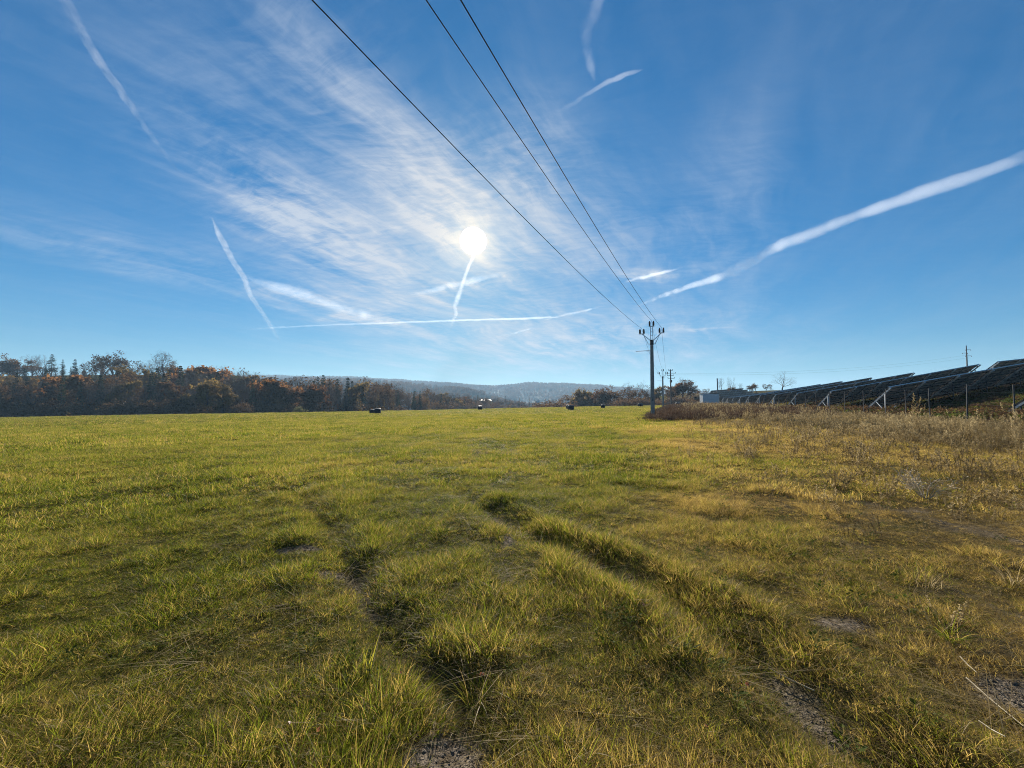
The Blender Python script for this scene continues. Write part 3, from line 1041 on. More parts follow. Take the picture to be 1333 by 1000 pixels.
def conifer(seed, H=10.0, width=.2, start=.06, droop=.35, dens=1.0, larch=False):
    rg = random.Random(seed)
    T, C, L = MB(), MB(), MB()
    T.tube([(0, 0, -.3), (0.03, 0, H * .5), (0, 0.02, H * .98)], [H * .015, H * .009, .01], 6, .3, False)
    z = H * start
    while z < H * .99:
        f = 1 - z / H
        Rr = H * width * (f ** .8) * rg.uniform(.72, 1.12) + .08
        nb = max(4, int((7 if not larch else 5) * dens))
        for k in range(nb):
            az = rg.random() * 6.28
            r = Rr * rg.uniform(.6, 1.12)
            d = Vector((math.cos(az), math.sin(az), 0))
            b = Vector((0, 0, z)); m = b + d * r * .5 + Vector((0, 0, r * .06)); e = b + d * r + Vector((0, 0, -droop * r * rg.uniform(.5, 1.2)))
            C.tube([b, m, e], [.03, .02, .008], 3, .2, False)
            n = max(3, int(r * (5.5 if not larch else 5)))
            for q in range(n):
                t = (q + rg.random()) / n
                c = b.lerp(m, t * 2) if t < .5 else m.lerp(e, t * 2 - 1)
                for sgn in (-1, 1):
                    s = Vector((-d.y, d.x, 0)) * sgn
                    l = (.18 + .30 * r * (1 - t * .75)) * rg.uniform(.6, 1.2)
                    tip = c + s * l * .75 + d * l * .55 + Vector((0, 0, -l * rg.uniform(.2, .8)))
                    w = d * (.10 if not larch else .075) + Vector((0, 0, .07))
                    L.add([c - w, c + w, tip], [(0, 1, 2)], .02 + .98 * rg.random())
        z += H * rg.uniform(.022, .038) / dens
    L.add([(-.06, 0, H * .95), (.06, 0, H * .95), (0, 0, H)], [(0, 1, 2)], .3)
    return T, C, L


def shrub(seed, H=3.0, leaf=4, leafsize=.22, stems=9):
    rg = random.Random(seed)
    T, C, L = MB(), MB(), MB()
    for s_ in range(stems):
        az = rg.random() * 6.28
        p = Vector((rg.gauss(0, .25), rg.gauss(0, .25), -.1)) * (H / 3)
        d = Vector((math.cos(az) * .5, math.sin(az) * .5, 1)).normalized()

        def br(p, d, ln, r, lv):
            pts = [p]
            for i in range(2):
                d = (d + Vector((rg.gauss(0, .2), rg.gauss(0, .2), rg.gauss(0, .12) + .04))).normalized()
                pts.append(pts[-1] + d * ln / 2)
            (T if lv == 0 else C).tube(pts, [r, r * .8, r * .5], 3, rg.random(), False)
            if lv == 3:
                for _ in range(leaf):
                    c = pts[-1] + Vector((rg.gauss(0, .2), rg.gauss(0, .2), rg.gauss(0, .2))) * (H / 3)
                    dd = Vector((rg.gauss(0, 1), rg.gauss(0, 1), rg.gauss(0, 1))).normalized(); s = dd.orthogonal().normalized()
                    l = leafsize * rg.uniform(.5, 1.3)
                    L.add([c, c + dd * l * .5 + s * l * .35, c + dd * l, c + dd * l * .5 - s * l * .35], [(0, 1, 2, 3)], .02 + .98 * rg.random())
                return
            for k in range(3):
                nd = (d + Vector((rg.gauss(0, .55), rg.gauss(0, .55), rg.gauss(0, .3)))).normalized()
                br(pts[-1 if k < 2 else 1], nd, ln * rg.uniform(.6, .85), r * .6, lv + 1)
        br(p, d, H * .36, .03 * H / 3, 0)
    f = H / max(max(v[2] for v in M.v) for M in (C, L) if M.v)
    for M in (T, C, L):
        M.v = [(v[0] * f, v[1] * f, v[2] * f) for v in M.v]
    return T, C, L


def tree_from(name, parts, leafmat, label, group=None):
    T, C, L = parts
    r = thing(name, label, 'tree' if 'shrub' not in name else 'shrub', (0, 0, 0), 0, group)
    T.build('trunk', M_BARK, r)
    # twigs and leaves make one crown
    me = bpy.data.meshes.new('crown')
    nv = len(C.v)
    me.from_pydata(C.v + L.v, [], C.f + [tuple(i + nv for i in f) for f in L.f])
    me.materials.append(M_TWIG); me.materials.append(leafmat)
    me.polygons.foreach_set('material_index', np.array([0] * len(C.f) + [1] * len(L.f), np.int32))
    at = me.attributes.new('rnd', 'FLOAT', 'POINT'); at.data.foreach_set('value', np.array(C.a + L.a, np.float32))
    me.update()
    link('crown', me, r)
    return r


TREES = {}


def kind_of_tree():
    K = TREES
    K['bare'] = [('bare_tree', grow_tree(1, trunk=.2), M_OAK), ('bare_tree', grow_tree(2, spread=.5, up=.28, bole=.3), M_OAK), ('bare_tree', grow_tree(3, spread=.72, up=.1, bole=.2), M_OAK)]
    K['open'] = [('bare_oak', grow_tree(4, spread=.66, up=.12, bole=.2, levels=5, twigs=4, rad=.02, leaf=1, leafsize=.2, leafkeep=.5), M_OAK)]
    K['oak'] = [('oak_tree', grow_tree(5, spread=.68, up=.12, bole=.2, leaf=3, leafsize=.30, leafkeep=.8, rad=.02), M_OAK),
                ('oak_tree', grow_tree(6, spread=.6, up=.16, bole=.24, leaf=3, leafsize=.30, leafkeep=.75), M_OAK)]
    K['rust'] = [('russet_tree', grow_tree(7, spread=.6, up=.16, bole=.2, leaf=6, leafsize=.34, leafkeep=.95), M_RUST),
                 ('russet_tree', grow_tree(8, spread=.55, up=.2, bole=.22, leaf=5, leafsize=.32, leafkeep=.85), M_RUST)]
    K['gold'] = [('golden_tree', grow_tree(9, spread=.55, up=.2, bole=.18, leaf=6, leafsize=.34, leafkeep=.9), M_GOLD)]
    K['spruce'] = [('spruce_tree', conifer(11, width=.19), M_NEEDLE), ('spruce_tree', conifer(12, width=.15, dens=.9), M_NEEDLE)]
    K['pine'] = [('pine_tree', conifer(13, width=.22, start=.38, droop=-.12, dens=.8), M_NEEDLE)]
    K['larch'] = [('larch_tree', conifer(14, width=.17, larch=True, dens=.9, droop=.2), M_GOLD)]
    K['shrub'] = [('green_shrub', shrub(15, 3.0, 5, .26), M_SAGE), ('brown_shrub', shrub(16, 3.0, 3, .22), M_OAK)]
    for k, lst in K.items():
        for i, (nm, parts, mat) in enumerate(lst):
            lst[i] = [tree_from(nm, parts, mat, ''), False, 3.0 if k == 'shrub' else 10.0]


kind_of_tree()
TR = random.Random(5)


def plant(kind, px, topy, Y, label, group=None, wid=1.0, var=None, minh=2.0):
    """Stand a tree at the depth Y so that its top reaches the height the photograph shows."""
    top = at_depth(px, topy, Y)
    g = hz(top.x, Y)
    h = max(top.z - g, minh)
    lst = TREES[kind]
    e = lst[var if var is not None else TR.randrange(len(lst))]
    s = h / e[2]
    sc = (s * wid, s * wid, s)
    loc = (top.x, Y, g)
    rz = TR.random() * 6.28
    if not e[1]:
        e[1] = True
        r = e[0]
        r.location, r.rotation_euler, r.scale = loc, (0, 0, rz), sc
        r['label'] = label
        if group: r['group'] = group
        return r
    return copy_tree(e[0], loc, rz, sc, label, group)


def lerp_tab(tab, x):
    return float(np.interp(x, [t[0] for t in tab], [t[1] for t in tab]))


def woods():
    sky = 'trees along the skyline of the left wood'
    # ridge trees standing against the sky, from the left edge of the photograph
    named = [
        ('oak', 3, 467, 262, 'ragged dark oak cut by the photo edge on the left ridge', .9),
        ('oak', 24, 463, 262, 'broad rounded dark oak on the ridge, first whole crown from the photo edge', 1.25),
        ('bare', 44, 464, 266, 'thin bare tree with light showing through, between broad oak and tall dark pine', .8),
        ('bare', 55, 462, 258, 'upright bare tree touching the tall dark pine on the ridge', .8),
        ('pine', 68, 461, 262, 'tall dark pine with a pointed top on the left ridge', 1.25),
        ('pine', 82, 468, 262, 'short slim dark pine just beside the tall pine on the ridge', .8),
        ('spruce', 98, 467, 238, 'solitary pointed spruce rising above the wood in the gap of the left ridge', 1.0),
        ('bare', 112, 474, 262, 'low bare brown tree right of the pointed spruce', 1.0),
        ('bare', 124, 467, 268, 'pale slender bare tree standing high between spruce and round oak', .7),
        ('oak', 138, 467, 262, 'small dark oak leaning against the big round oak', .8),
        ('oak', 155, 460, 258, 'big round dark oak, the largest leafy crown on the skyline', 1.2),
        ('oak', 172, 470, 262, 'low spreading brown oak on the far side of the big round oak', 1.1),
        ('bare', 190, 473, 266, 'small bare tree in the dip before the open crowned tree', .7),
        ('open', 214, 457, 256, 'tall bare tree with a wide open crown, highest on the skyline', 1.25),
        ('oak', 234, 473, 250, 'dark half bare oak beside the tall open crowned tree', .9),
        ('rust', 248, 479, 215, 'rust orange tree at the shoulder of the left wood', 1.1),
        ('rust', 264, 478, 212, 'bright orange brown tree, second of the two on the shoulder of the wood', 1.05),
        ('bare', 284, 476, 240, 'pale wispy bare tree alone above the orange trees', .85),
        ('oak', 307, 484, 225, 'brown crowned oak just before the pair of small spruces', .9),
        ('spruce', 320, 489, 222, 'dark spruce, broader of the pair at the end of the high wood', 1.0),
        ('spruce', 330, 489, 222, 'dark narrow spruce, slimmer of the pair at the end of the high wood', .8),
        ('spruce', 421, 488, 215, 'dark spruce alone above the lower wood in front of the blue hills', 1.2),
        ('gold', 292, 500, 150, 'big yellowish brown tree at the field edge, its crown full to the ground', 1.05),
        ('shrub', 318, 519, 140, 'pale sage green shrub at the field edge beside yellowish tree', 1.0),
        ('shrub', 391, 528, 140, 'small pale yellow green shrub at the field edge before the lower wood', 1.0),
        ('spruce', 35, 491, 158, 'dark spruce in front of the wood below the broad oak', .95),
        ('gold', 22, 494, 165, 'tan leaved tree left of the front spruce', .9),
        ('gold', 160, 497, 160, 'tan leaved tree in the wood under the big round oak', 1.0),
        ('rust', 120, 492, 168, 'reddish brown tree in the wood under the ridge gap', 1.2),
        ('larch', 469, 522, 150, 'little yellow larch standing before the wood near the black bales', 1.4),
        ('larch', 492, 509, 190, 'tall yellow larch behind the black bales', .75),
        ('larch', 500, 518, 186, 'short tan larch right of the tall yellow larch', .8),
        ('larch', 511, 517, 188, 'short orange tan larch, third of the larches by the bales', .8),
        ('larch', 556, 510, 240, 'broad tan larch at the low end of the wood', 1.1),
        ('spruce', 547, 508, 245, 'dark spruce column beside the broad tan larch', .8),
        ('gold', 463, 499, 205, 'orange brown tree top above the middle of the lower wood', .9),
        ('rust', 350, 494, 190, 'orange brown crown beyond the pair of spruces', 1.1),
        ('rust', 400, 503, 175, 'small orange tree low in the wood left of the lone spruce', .8),
        ('gold', 582, 517, 300, 'small bright tan tree in the valley wood right of the broad larch', .9),
    ]
    for k, px, ty, Y, lab, w in named:
        plant(k, px, ty, Y, lab, sky if ty < 492 and Y > 200 else None, w)
    # ---- the mass of the wood
    topv = [(-60, 488), (0, 489), (60, 487), (110, 492), (150, 491), (200, 486), (240, 482), (275, 488), (300, 491), (345, 493), (400, 494),
            (430, 494), (460, 498), (490, 500), (510, 503), (530, 508), (560, 511), (600, 515), (640, 519), (690, 522), (720, 523)]
    dep = [(-60, 150), (200, 158), (300, 165), (450, 190), (540, 240), (600, 320), (660, 430), (720, 520)]
    stretch = [(-100, 60, 'under the broad ridge oak'), (60, 110, 'below the ridge gap'), (110, 185, 'under the big round oak'), (185, 240, 'under the open crowned tree'), (240, 340, 'under the orange trees'), (340, 440, 'near the lone spruce'),
               (440, 510, 'behind the black bales'), (510, 570, 'beside the broad tan larch'), (570, 620, 'left of the pale valley house'), (620, 665, 'around the pale valley house'), (665, 760, 'right of the lattice mast')]
    tier = ['front of the wood', 'middle of the wood', 'back of the wood']
    word = {'bare': 'bare grey tree in the dense wood', 'oak': 'dark brown tree in the dense wood', 'rust': 'dull orange tree in the dense wood',
            'spruce': 'dark spruce in the dense wood', 'larch': 'tan larch in the dense wood', 'gold': 'yellowish tree in the dense wood', 'shrub': 'low shrub at the foot of the wood'}
    px = -75.0
    while px < 735:
        Y0 = lerp_tab(dep, px)
        step = 5200.0 / Y0 * .36
        for row, (dy, dyp, pr) in enumerate(((0, 6, .9), (14, 2, 1), (32, -2, .9))):
            if TR.random() > pr: continue
            x = px + TR.uniform(-.5, .5) * step
            Y = (Y0 + dy * Y0 / 160 + TR.uniform(-5, 5))
            k = TR.choices(['bare', 'oak', 'rust', 'spruce', 'larch', 'gold'], [48, 20, 3, 18, 6, 5])[0]
            ty = lerp_tab(topv, x) + dyp * 160 / Y0 + TR.uniform(-6, 6) * 170 / Y0 - (4 if k in ('spruce', 'larch') else 0) * 170 / Y0 + (3 if k in ('rust', 'gold') else 0)
            where = next((s for a, b, s in stretch if a <= x < b), stretch[-1][2] if x > 600 else stretch[0][2])
            plant(k, x, ty, Y, word[k].replace('in the dense wood', 'at the ' + tier[row]) + ' ' + where, 'trees of the wood ' + where, TR.uniform(.85, 1.2) if k not in ('spruce', 'larch') else TR.uniform(.75, 1.0))
        if TR.random() < .8 and px < 700:
            x = px + TR.uniform(-4, 4)
            where = next((s for a, b, s in stretch if a <= x < b), stretch[-1][2] if x > 600 else stretch[0][2])
            Y = Y0 - 10
            plant('shrub', x, lerp_tab(topv, x) + (543 - lerp_tab(topv, x)) * TR.uniform(.45, .75) if px < 560 else lerp_tab(topv, x) + 5, Y, word['shrub'] + ' ' + where, 'shrubs along the foot of the wood ' + where, 1.3, 1)
        px += step * TR.uniform(.8, 1.2)
    # ---- more trees along the crest
    px = -40.0
    while px < 300:
        k = TR.choices(['bare', 'oak', 'spruce'], [52, 40, 8])[0]
        ty = float(np.interp(px, [-40, 90, 105, 150, 230, 300], [470, 474, 480, 475, 476, 486])) + TR.uniform(-2, 5)
        spot = 'left of the ridge gap' if px < 100 else 'around the big round oak' if px < 190 else 'around the open crowned tree' if px < 245 else 'above the orange trees'
        plant(k, px, ty, TR.uniform(262, 285), {'bare': 'bare grey tree', 'oak': 'dark brown tree', 'spruce': 'dark spruce'}[k] + ' filling the ridge skyline ' + spot, 'filling trees of the ridge ' + spot, TR.uniform(.8, 1.2))
        px += TR.uniform(6, 11)
    # ---- right of the valley: the hedge and the rise behind the pole
    for k, px, ty, Y, lab, w in [
        ('oak', 735, 514, 250, 'dark purple brown rounded tree left of the tan clump', 1.3),
        ('bare', 722, 519, 270, 'low grey brown tree beside the rounded dark tree', 1.2),
        ('gold', 757, 508, 230, 'pale tan tree, first of the tan clump beyond the paired bales', .9),
        ('gold', 768, 511, 230, 'tan brown tree in the middle of the tan clump', .9),
        ('rust', 778, 513, 232, 'small brown tree at the right end of the tan clump', .9),
        ('rust', 788, 505, 215, 'orange topped tree beside the dark purple hedge trees', 1.0),
        ('oak', 798, 504, 215, 'wide purple brown tree behind the single bale', 1.3),
        ('open', 820, 499, 215, 'bare lacy tree above the hedge left of the near pole', 1.2),
        ('open', 832, 498, 222, 'bare branching tree just left of the near pole', 1.0),
        ('oak', 812, 507, 205, 'dark leafy tree in the hedge below the lacy bare tree', 1.2),
        ('oak', 842, 508, 212, 'brown tree behind the shaft of the near pole', 1.1),
        ('gold', 857, 503, 225, 'tan tree just right of the shaft of the near pole', .9),
        ('oak', 868, 504, 205, 'dark brown tree behind the small second pole', 1.0),
        ('rust', 879, 500, 215, 'reddish round tree left half of the copse on the rise', 1.1),
        ('oak', 888, 494, 215, 'tall round brown tree, top of the copse on the rise', 1.2),
        ('bare', 887, 491, 220, 'thin bare tree poking out of the copse on the rise', .6),
        ('oak', 897, 500, 214, 'brown tree on the right flank of the copse on the rise', 1.0),
        ('bare', 905, 505, 235, 'small pale bare tree between copse and white hut', 1.0),
        ('oak', 920, 506, 235, 'low brown tree behind the white hut', 1.2),
        ('rust', 910, 508, 240, 'low russet tree left of the white hut', 1.1),
        ('bare', 939, 492, 225, 'bare upright tree beside the thin chimney', .55),
        ('bare', 949, 491, 228, 'tallest bare tree of the row left of the panels', .55),
        ('bare', 955, 492, 226, 'bare tree third in the row left of the panels', .55),
        ('bare', 963, 499, 226, 'small bare tree closing the row left of the panels', .6),
        ('oak', 950, 503, 222, 'brown clipped bushy tree under the row of bare trees', 1.2),
        ('oak', 975, 501, 225, 'low rounded dark tree between the bare row and the lone round tree', 1.2),
        ('oak', 985, 499, 228, 'rounded dark tree nearer the lone round tree', 1.1),
        ('oak', 997, 500, 226, 'dark low tree at the edge of the panel rows', 1.2),
        ('bare', 1018, 484, 225, 'lone round bare tree rising behind the solar panels', 1.2),
    ]:
        plant(k, px, ty, Y, lab, None, w)
    # low hedge along the far right edge of the field
    px = 700
    while px < 935:
        ty = 520 + TR.uniform(-3, 3) if px < 800 else 516 + TR.uniform(-4, 3)
        plant('shrub', px, ty, 185 + TR.uniform(-8, 14) + (40 if px < 800 else 0), 'low dark shrub of the far field hedge ' + ('beyond the paired bales' if px < 745 else 'left of the single bale' if px < 785 else 'between single bale and near pole' if px < 848 else 'behind the two far poles' if px < 882 else 'below the copse and the hut'), 'shrubs in the far hedge', 1.5, 1, 1.2)
        px += TR.uniform(4, 7)


woods()


# ================================================================ far hills
def hills():
    def hill_mat(name, c1, c2):
        m, t, out = new_mat(name)
        n = t.noise(world_co(t), .02, 5, .65)
        t.l.new(pbsdf(t, t.mix(t.rng(n, .35, .65), c1, c2), .95, .1), out.inputs[0])
        return m
    mat = hill_mat('hill_ground', (.014, .018, .012), (.03, .032, .020))
    rg = np.random.default_rng(3)
    cone, blob, bare = [], [], []
    for i in range(2):
        T, C, L = conifer(50 + i, 18, .17, .05, .3, .55)
        cone.append(mesh_np('far_conifer', C.v * 0 + L.v + T.v, L.f + [tuple(q + len(L.v) for q in f) for f in T.f], M_NEEDLE, attr={'rnd': L.a + T.a}))
    for i in range(3):
        V, F, A = [], [], []
        q = random.Random(70 + i)
        mb = MB()
        for k in range(230):
            u = Vector((q.gauss(0, 1), q.gauss(0, 1), q.gauss(0, 1))).normalized() * q.random() ** .4
            c = Vector((u.x * 5, u.y * 5, 11 + u.z * 6))
            d = Vector((q.gauss(0, 1), q.gauss(0, 1), q.gauss(0, 1))).normalized(); s = d.orthogonal().normalized()
            mb.add([c - d * .9, c + s * .6, c + d * .9, c - s * .6], [(0, 1, 2, 3)], q.random())
        mb.tube([(0, 0, -1), (0, 0, 10)], [.35, .2], 4, .1, False)
        blob.append(mb.mesh('far_broadleaf', M_OAK))
    coll = proto_collection('far_wood_tree', cone + blob)

    def hill(name, prof, Y, width, drop, ny, step, treename, label):
        xs = np.linspace(-5 * 700, 5 * 700, 240) * (Y / 2400.)
        pxs = xs / Y * FPX + 666.5
        top = np.array([at_depth(p, lerp_tab(prof, p), Y).z for p in pxs]) - 15
        top = top + 9 * (fbm(xs / 140., xs * 0, 5, 3) - .5)
        ts = np.linspace(-1.2, 1.2, ny)
        V = np.zeros((len(xs), ny, 3))
        prof_y = np.cos(np.clip(ts / 1.2, -1, 1) * np.pi / 2) ** 1.3
        for j, t in enumerate(ts):
            V[:, j, 0] = xs; V[:, j, 1] = Y + t * width
            V[:, j, 2] = -24 + (top + 24) * prof_y[j] + (prof_y[j] > .02) * 10 * (fbm(xs / 160., np.full(len(xs), t * 4), 9) - .5)
        n, k = len(xs), ny
        i0 = (np.arange(n - 1)[:, None] * k + np.arange(k - 1)[None, :]).ravel()
        F = np.stack([i0, i0 + k, i0 + k + 1, i0 + 1], 1)
        o = link(name, mesh_np(name, V.reshape(-1, 3), F, mat, smooth=True))
        tag(o, kind='structure')
        # woodland cover on the near slope and the crest
        fx, fy = [], []
        m = int((xs[-1] - xs[0]) * .55 / step * (width * 1.3 / step / 1.6))
        X = rg.uniform(xs[0] * .55, xs[-1] * .55, m); T = rg.uniform(-1.02, .12, m)
        ix = (X - xs[0]) / (xs[1] - xs[0]); iy = (T + 1.2) / (ts[1] - ts[0])
        a, b = np.clip(ix.astype(int), 0, n - 2), np.clip(iy.astype(int), 0, k - 2)
        u, v = ix - a, iy - b
        Z = (V[a, b, 2] * (1 - u) * (1 - v) + V[a + 1, b, 2] * u * (1 - v) + V[a, b + 1, 2] * (1 - u) * v + V[a + 1, b + 1, 2] * u * v)
        keep = rg.random(m) < .72 + .28 * sst(.36, .5, fbm(X / 130., T * 6, 13))
        P = np.stack([X, Y + T * width, Z], 1)[keep]
        q = len(P)
        s = rg.uniform(.7, 1.3, q)
        kindn = fbm(P[:, 0] / 90., P[:, 1] / 90., 15)
        idx = np.where(kindn + rg.normal(0, .12, q) > .5, rg.integers(0, 3, q), 3 + rg.integers(0, 2, q))
        # the collection lists its members by name: far_wood_tree_00..04 = two conifers, three broadleaves
        idx = np.where(idx < 3, 2 + idx, idx - 3)
        scatter(treename, P, np.stack([np.zeros(q), np.zeros(q), rg.uniform(0, 6.28, q)], 1), np.stack([s, s, s], 1), idx, coll, None, label)

    hill('far_hill', [(-900, 486), (0, 487), (330, 490), (420, 491), (470, 492), (520, 495), (560, 498), (600, 500), (640, 503), (668, 501), (690, 498), (712, 500), (740, 500),
                      (760, 501), (790, 505), (830, 508), (900, 511), (1000, 513), (2000, 515)], 2500, 900, 0, 34, 10, 'far_forest', 'blue hazed forest covering the far hills')
    hill('near_hill', [(-900, 489), (330, 494), (440, 494), (520, 498), (560, 501), (606, 505), (630, 510), (655, 519), (680, 527), (720, 532), (2000, 534)], 1350, 420, 0, 30, 8.5, 'hillside_forest', 'forest on the nearer blue hill slope behind the valley')


hills()


# ================================================================ power poles and cables
def power_pole(P, label, big=True, dx=(0.36, 0.93)):
    """Round concrete pole with a braced steel head carrying three pairs of insulators."""
    r = thing('power_pole', label, 'power pole', P, 0, 'concrete power poles of the line')
    ax = Vector((dx[1], -dx[0], 0)).normalized()       # across the line
    al = Vector((dx[0], dx[1], 0)).normalized()
    s = MB(); s.tube([(0, 0, -.3), (0, 0, 4.2), (0, 0, 8.45)], [.235, .205, .165], 14)
    s.build('shaft', M_CONCRETE, r, smooth=False)
    c = MB(); c.tube([(0, 0, 7.95), (0, 0, 8.5)], [.20, .20], 12); c.build('collar', M_DARKSTEEL, r)
    m = MB()
    for sg in (-1, 1):
        m.bar(ax * .13 * sg + Vector((0, 0, 8.3)), ax * .10 * sg + Vector((0, 0, 10.0)), .06)
    for z in (8.6, 9.0, 9.4, 9.8): m.bar(ax * -.13 + Vector((0, 0, z)), ax * .13 + Vector((0, 0, z)), .04)
    m.bar(ax * -.30 + Vector((0, 0, 10.0)), ax * .30 + Vector((0, 0, 10.0)), .08)
    m.build('top_mast', M_ALU, r)
    tips = []
    for sg in (-1, 1):
        a = MB()
        e = ax * 1.02 * sg + Vector((0, 0, 9.22))
        a.bar(ax * .12 * sg + Vector((0, 0, 8.42)), e, .07)
        a.bar(ax * .15 * sg + Vector((0, 0, 8.05)), ax * .36 * sg + Vector((0, 0, 8.05)), .06)
        a.bar(ax * .36 * sg + Vector((0, 0, 8.05)), e - ax * .12 * sg, .055)
        a.bar(e - ax * .30, e + ax * .30, .08)
        a.build('cross_arm', M_ALU, r)
        tips.append(e)
    tips.insert(1, Vector((0, 0, 10.03)))
    for e in tips:
        for sg in (-1, 1):
            i = MB()
            c0 = e + ax * .20 * sg
            z = [.0, .05, .06, .16, .17, .30, .31, .44, .46, .56]
            rr = [.05, .05, .10, .115, .085, .115, .085, .11, .07, .05]
            i.tube([c0 + Vector((0, 0, q)) for q in z], rr, 9)
            i.build('insulator', M_CERAMIC, r)
    b = MB(); b.bar((0, 0, 7.35), ax * -1.7 + Vector((0, 0, 7.30)), .05); b.bar((0, 0, 7.0), ax * -.55 + Vector((0, 0, 7.32)), .03)
    b.build('side_rod', M_ALU, r)
    if big:
        w = MB(); w.box((0, -.20, 1.9), (.22, .02, .16)); w.build('number_plate', M_DARKSTEEL, r)
    return [Vector(P) + t for t in tips]


def power_line():
    P1 = Vector((15.35, 44.5, 0)); P1.z = hz(P1.x, P1.y) - .02
    P2 = Vector((41.9, 113.0, 0)); P2.z = hz(P2.x, P2.y)
    al = (P2 - P1).xy.normalized()
    bk = Vector((math.sin(R(24.6)), math.cos(R(24.6)), 0))
    P0 = P1 - bk * 73.5; P0.z = P1.z
    P3 = P2 + Vector((al.x, al.y, 0)) * 72; P3.z = hz(P3.x, P3.y)
    t1 = power_pole(P1, 'tall concrete power pole with three pairs of insulators at the near edge of the thicket', True, tuple(al))
    t2 = power_pole(P2, 'small distant concrete power pole of the same line, second along the cables', False, tuple(al))
    off0, off3 = P0 - P1, P3 - P2
    labs = ['power cable hung on the outer arm insulators on the field side of the near pole', 'power cable hung on the top mast insulators of the near pole',
            'power cable hung on the outer arm insulators on the panel side of the near pole']
    ax = Vector((al.y, -al.x, 0))
    for k in range(3):
        mb = MB()
        pts = []
        A, B, C = t1[k] + off0 + Vector((0, 0, .56)) - (ax * .45 if k == 0 else ax * 0), t1[k] + Vector((0, 0, .58)), t2[k] + Vector((0, 0, .58))
        for (p, q, sag) in ((A, B, 1.15), (B, C, 1.0)):
            for i in range(24):
                t = i / 24
                v = p.lerp(q, t); v.z -= 4 * sag * t * (1 - t)
                pts.append(v)
        pts.append(C)
        # thicker rope over the near span
        mb.tube(pts, [.0125] * 25 + [.011] * (len(pts) - 25), 5)
        o = mb.build('power_cable', M_CABLE)
        tag(o, labs[k], 'cable', 'cables of the power line')
    # old pole with many short arms, and its wire running off behind the panels
    Y = 150.0
    b = at_depth(873.5, 527, Y); g = hz(b.x, Y); top = at_depth(873.5, 481, Y).z
    r = thing('switch_pole', 'old dark pole with stacked short cross arms behind the second power pole', 'power pole', (b.x, Y, g))
    s = MB(); s.tube([(0, 0, -.3), (0, 0, top - g)], [.26, .19], 10); s.build('shaft', M_WOODPOLE, r)
    H = top - g
    for dz, l, o_ in ((.35, .8, 0), (1.4, 1.5, .4), (2.3, 1.1, -.1), (3.3, 1.2, .2)):
        a = MB(); a.bar((-l + o_, 0, H - dz), (l + o_, 0, H - dz), .14)
        for e in (-l + o_, l + o_): a.tube([(e, 0, H - dz), (e, 0, H - dz + .4)], [.10, .08], 6)
        a.build('cross_arm', M_DARKSTEEL, r)
    tr = MB(); tr.box((0, -.3, H - 4.4), (.7, .5, .9)); tr.build('transformer_box', M_DARKSTEEL, r)
    mb = MB()
    A = Vector((b.x + 1.9, Y, top - 1.4)); B = at_depth(1260, 462, 205.0)
    for k, (dz, lab) in enumerate(((0.0, 'thin wire from the old pole to the mast behind the panels, upper one'), (-1.5, 'thin wire from the old pole to the mast behind the panels, lower one'))):
        mb = MB(); pts = []
        for i in range(25):
            t = i / 24; v = (A + Vector((0, 0, dz * .4))).lerp(B + Vector((0, 0, dz)), t); v.z -= 4 * 2.6 * t * (1 - t); pts.append(v)
        mb.tube(pts, .022, 4)
        tag(mb.build('overhead_wire', M_CABLE), lab, 'wire', 'wires of the crossing line')
    # mast behind the panels
    Y = 205.0
    b = at_depth(1260, 500, Y); g = hz(b.x, Y); top = at_depth(1260, 450, Y).z
    r = thing('line_mast', 'grey mast with three cross arms rising behind the solar panels', 'power pole', (b.x, Y, g))
    s = MB(); s.tube([(0, 0, -.5), (0, 0, top - g)], [.42, .2], 8); s.build('shaft', M_DARKSTEEL, r)
    H = top - g
    for dz, l, o_ in ((2.1, 1.3, .9), (3.8, 1.3, -.8), (5.2, 1.5, .9)):
        a = MB(); a.bar((-l + o_, 0, H - dz), (l + o_, 0, H - dz), .16)
        for e in (-l + o_, l + o_): a.tube([(e, 0, H - dz - .5), (e, 0, H - dz)], [.09, .09], 5)
        a.build('cross_arm', M_DARKSTEEL, r)
    # thin chimney pipe left of the bare trees
    Y = 215.0
    b = at_depth(934, 506, Y); g = hz(b.x, Y); top = at_depth(934, 493.5, Y).z
    r = thing('chimney_pipe', 'pale thin chimney beside the row of bare trees', 'chimney', (b.x, Y, g))
    s = MB(); s.tube([(0, 0, -.3), (0, 0, top - g)], [.36, .30], 10); s.build('pipe', M_CONCRETE, r)
    s = MB(); s.tube([(0, 0, top - g), (0, 0, top - g + .25)], [.38, .38], 10); s.build('rim', M_DARKSTEEL, r)


power_line()


# ================================================================ solar park
ROW_TILT_RUN, ROW_RISE = 3.55, 2.45


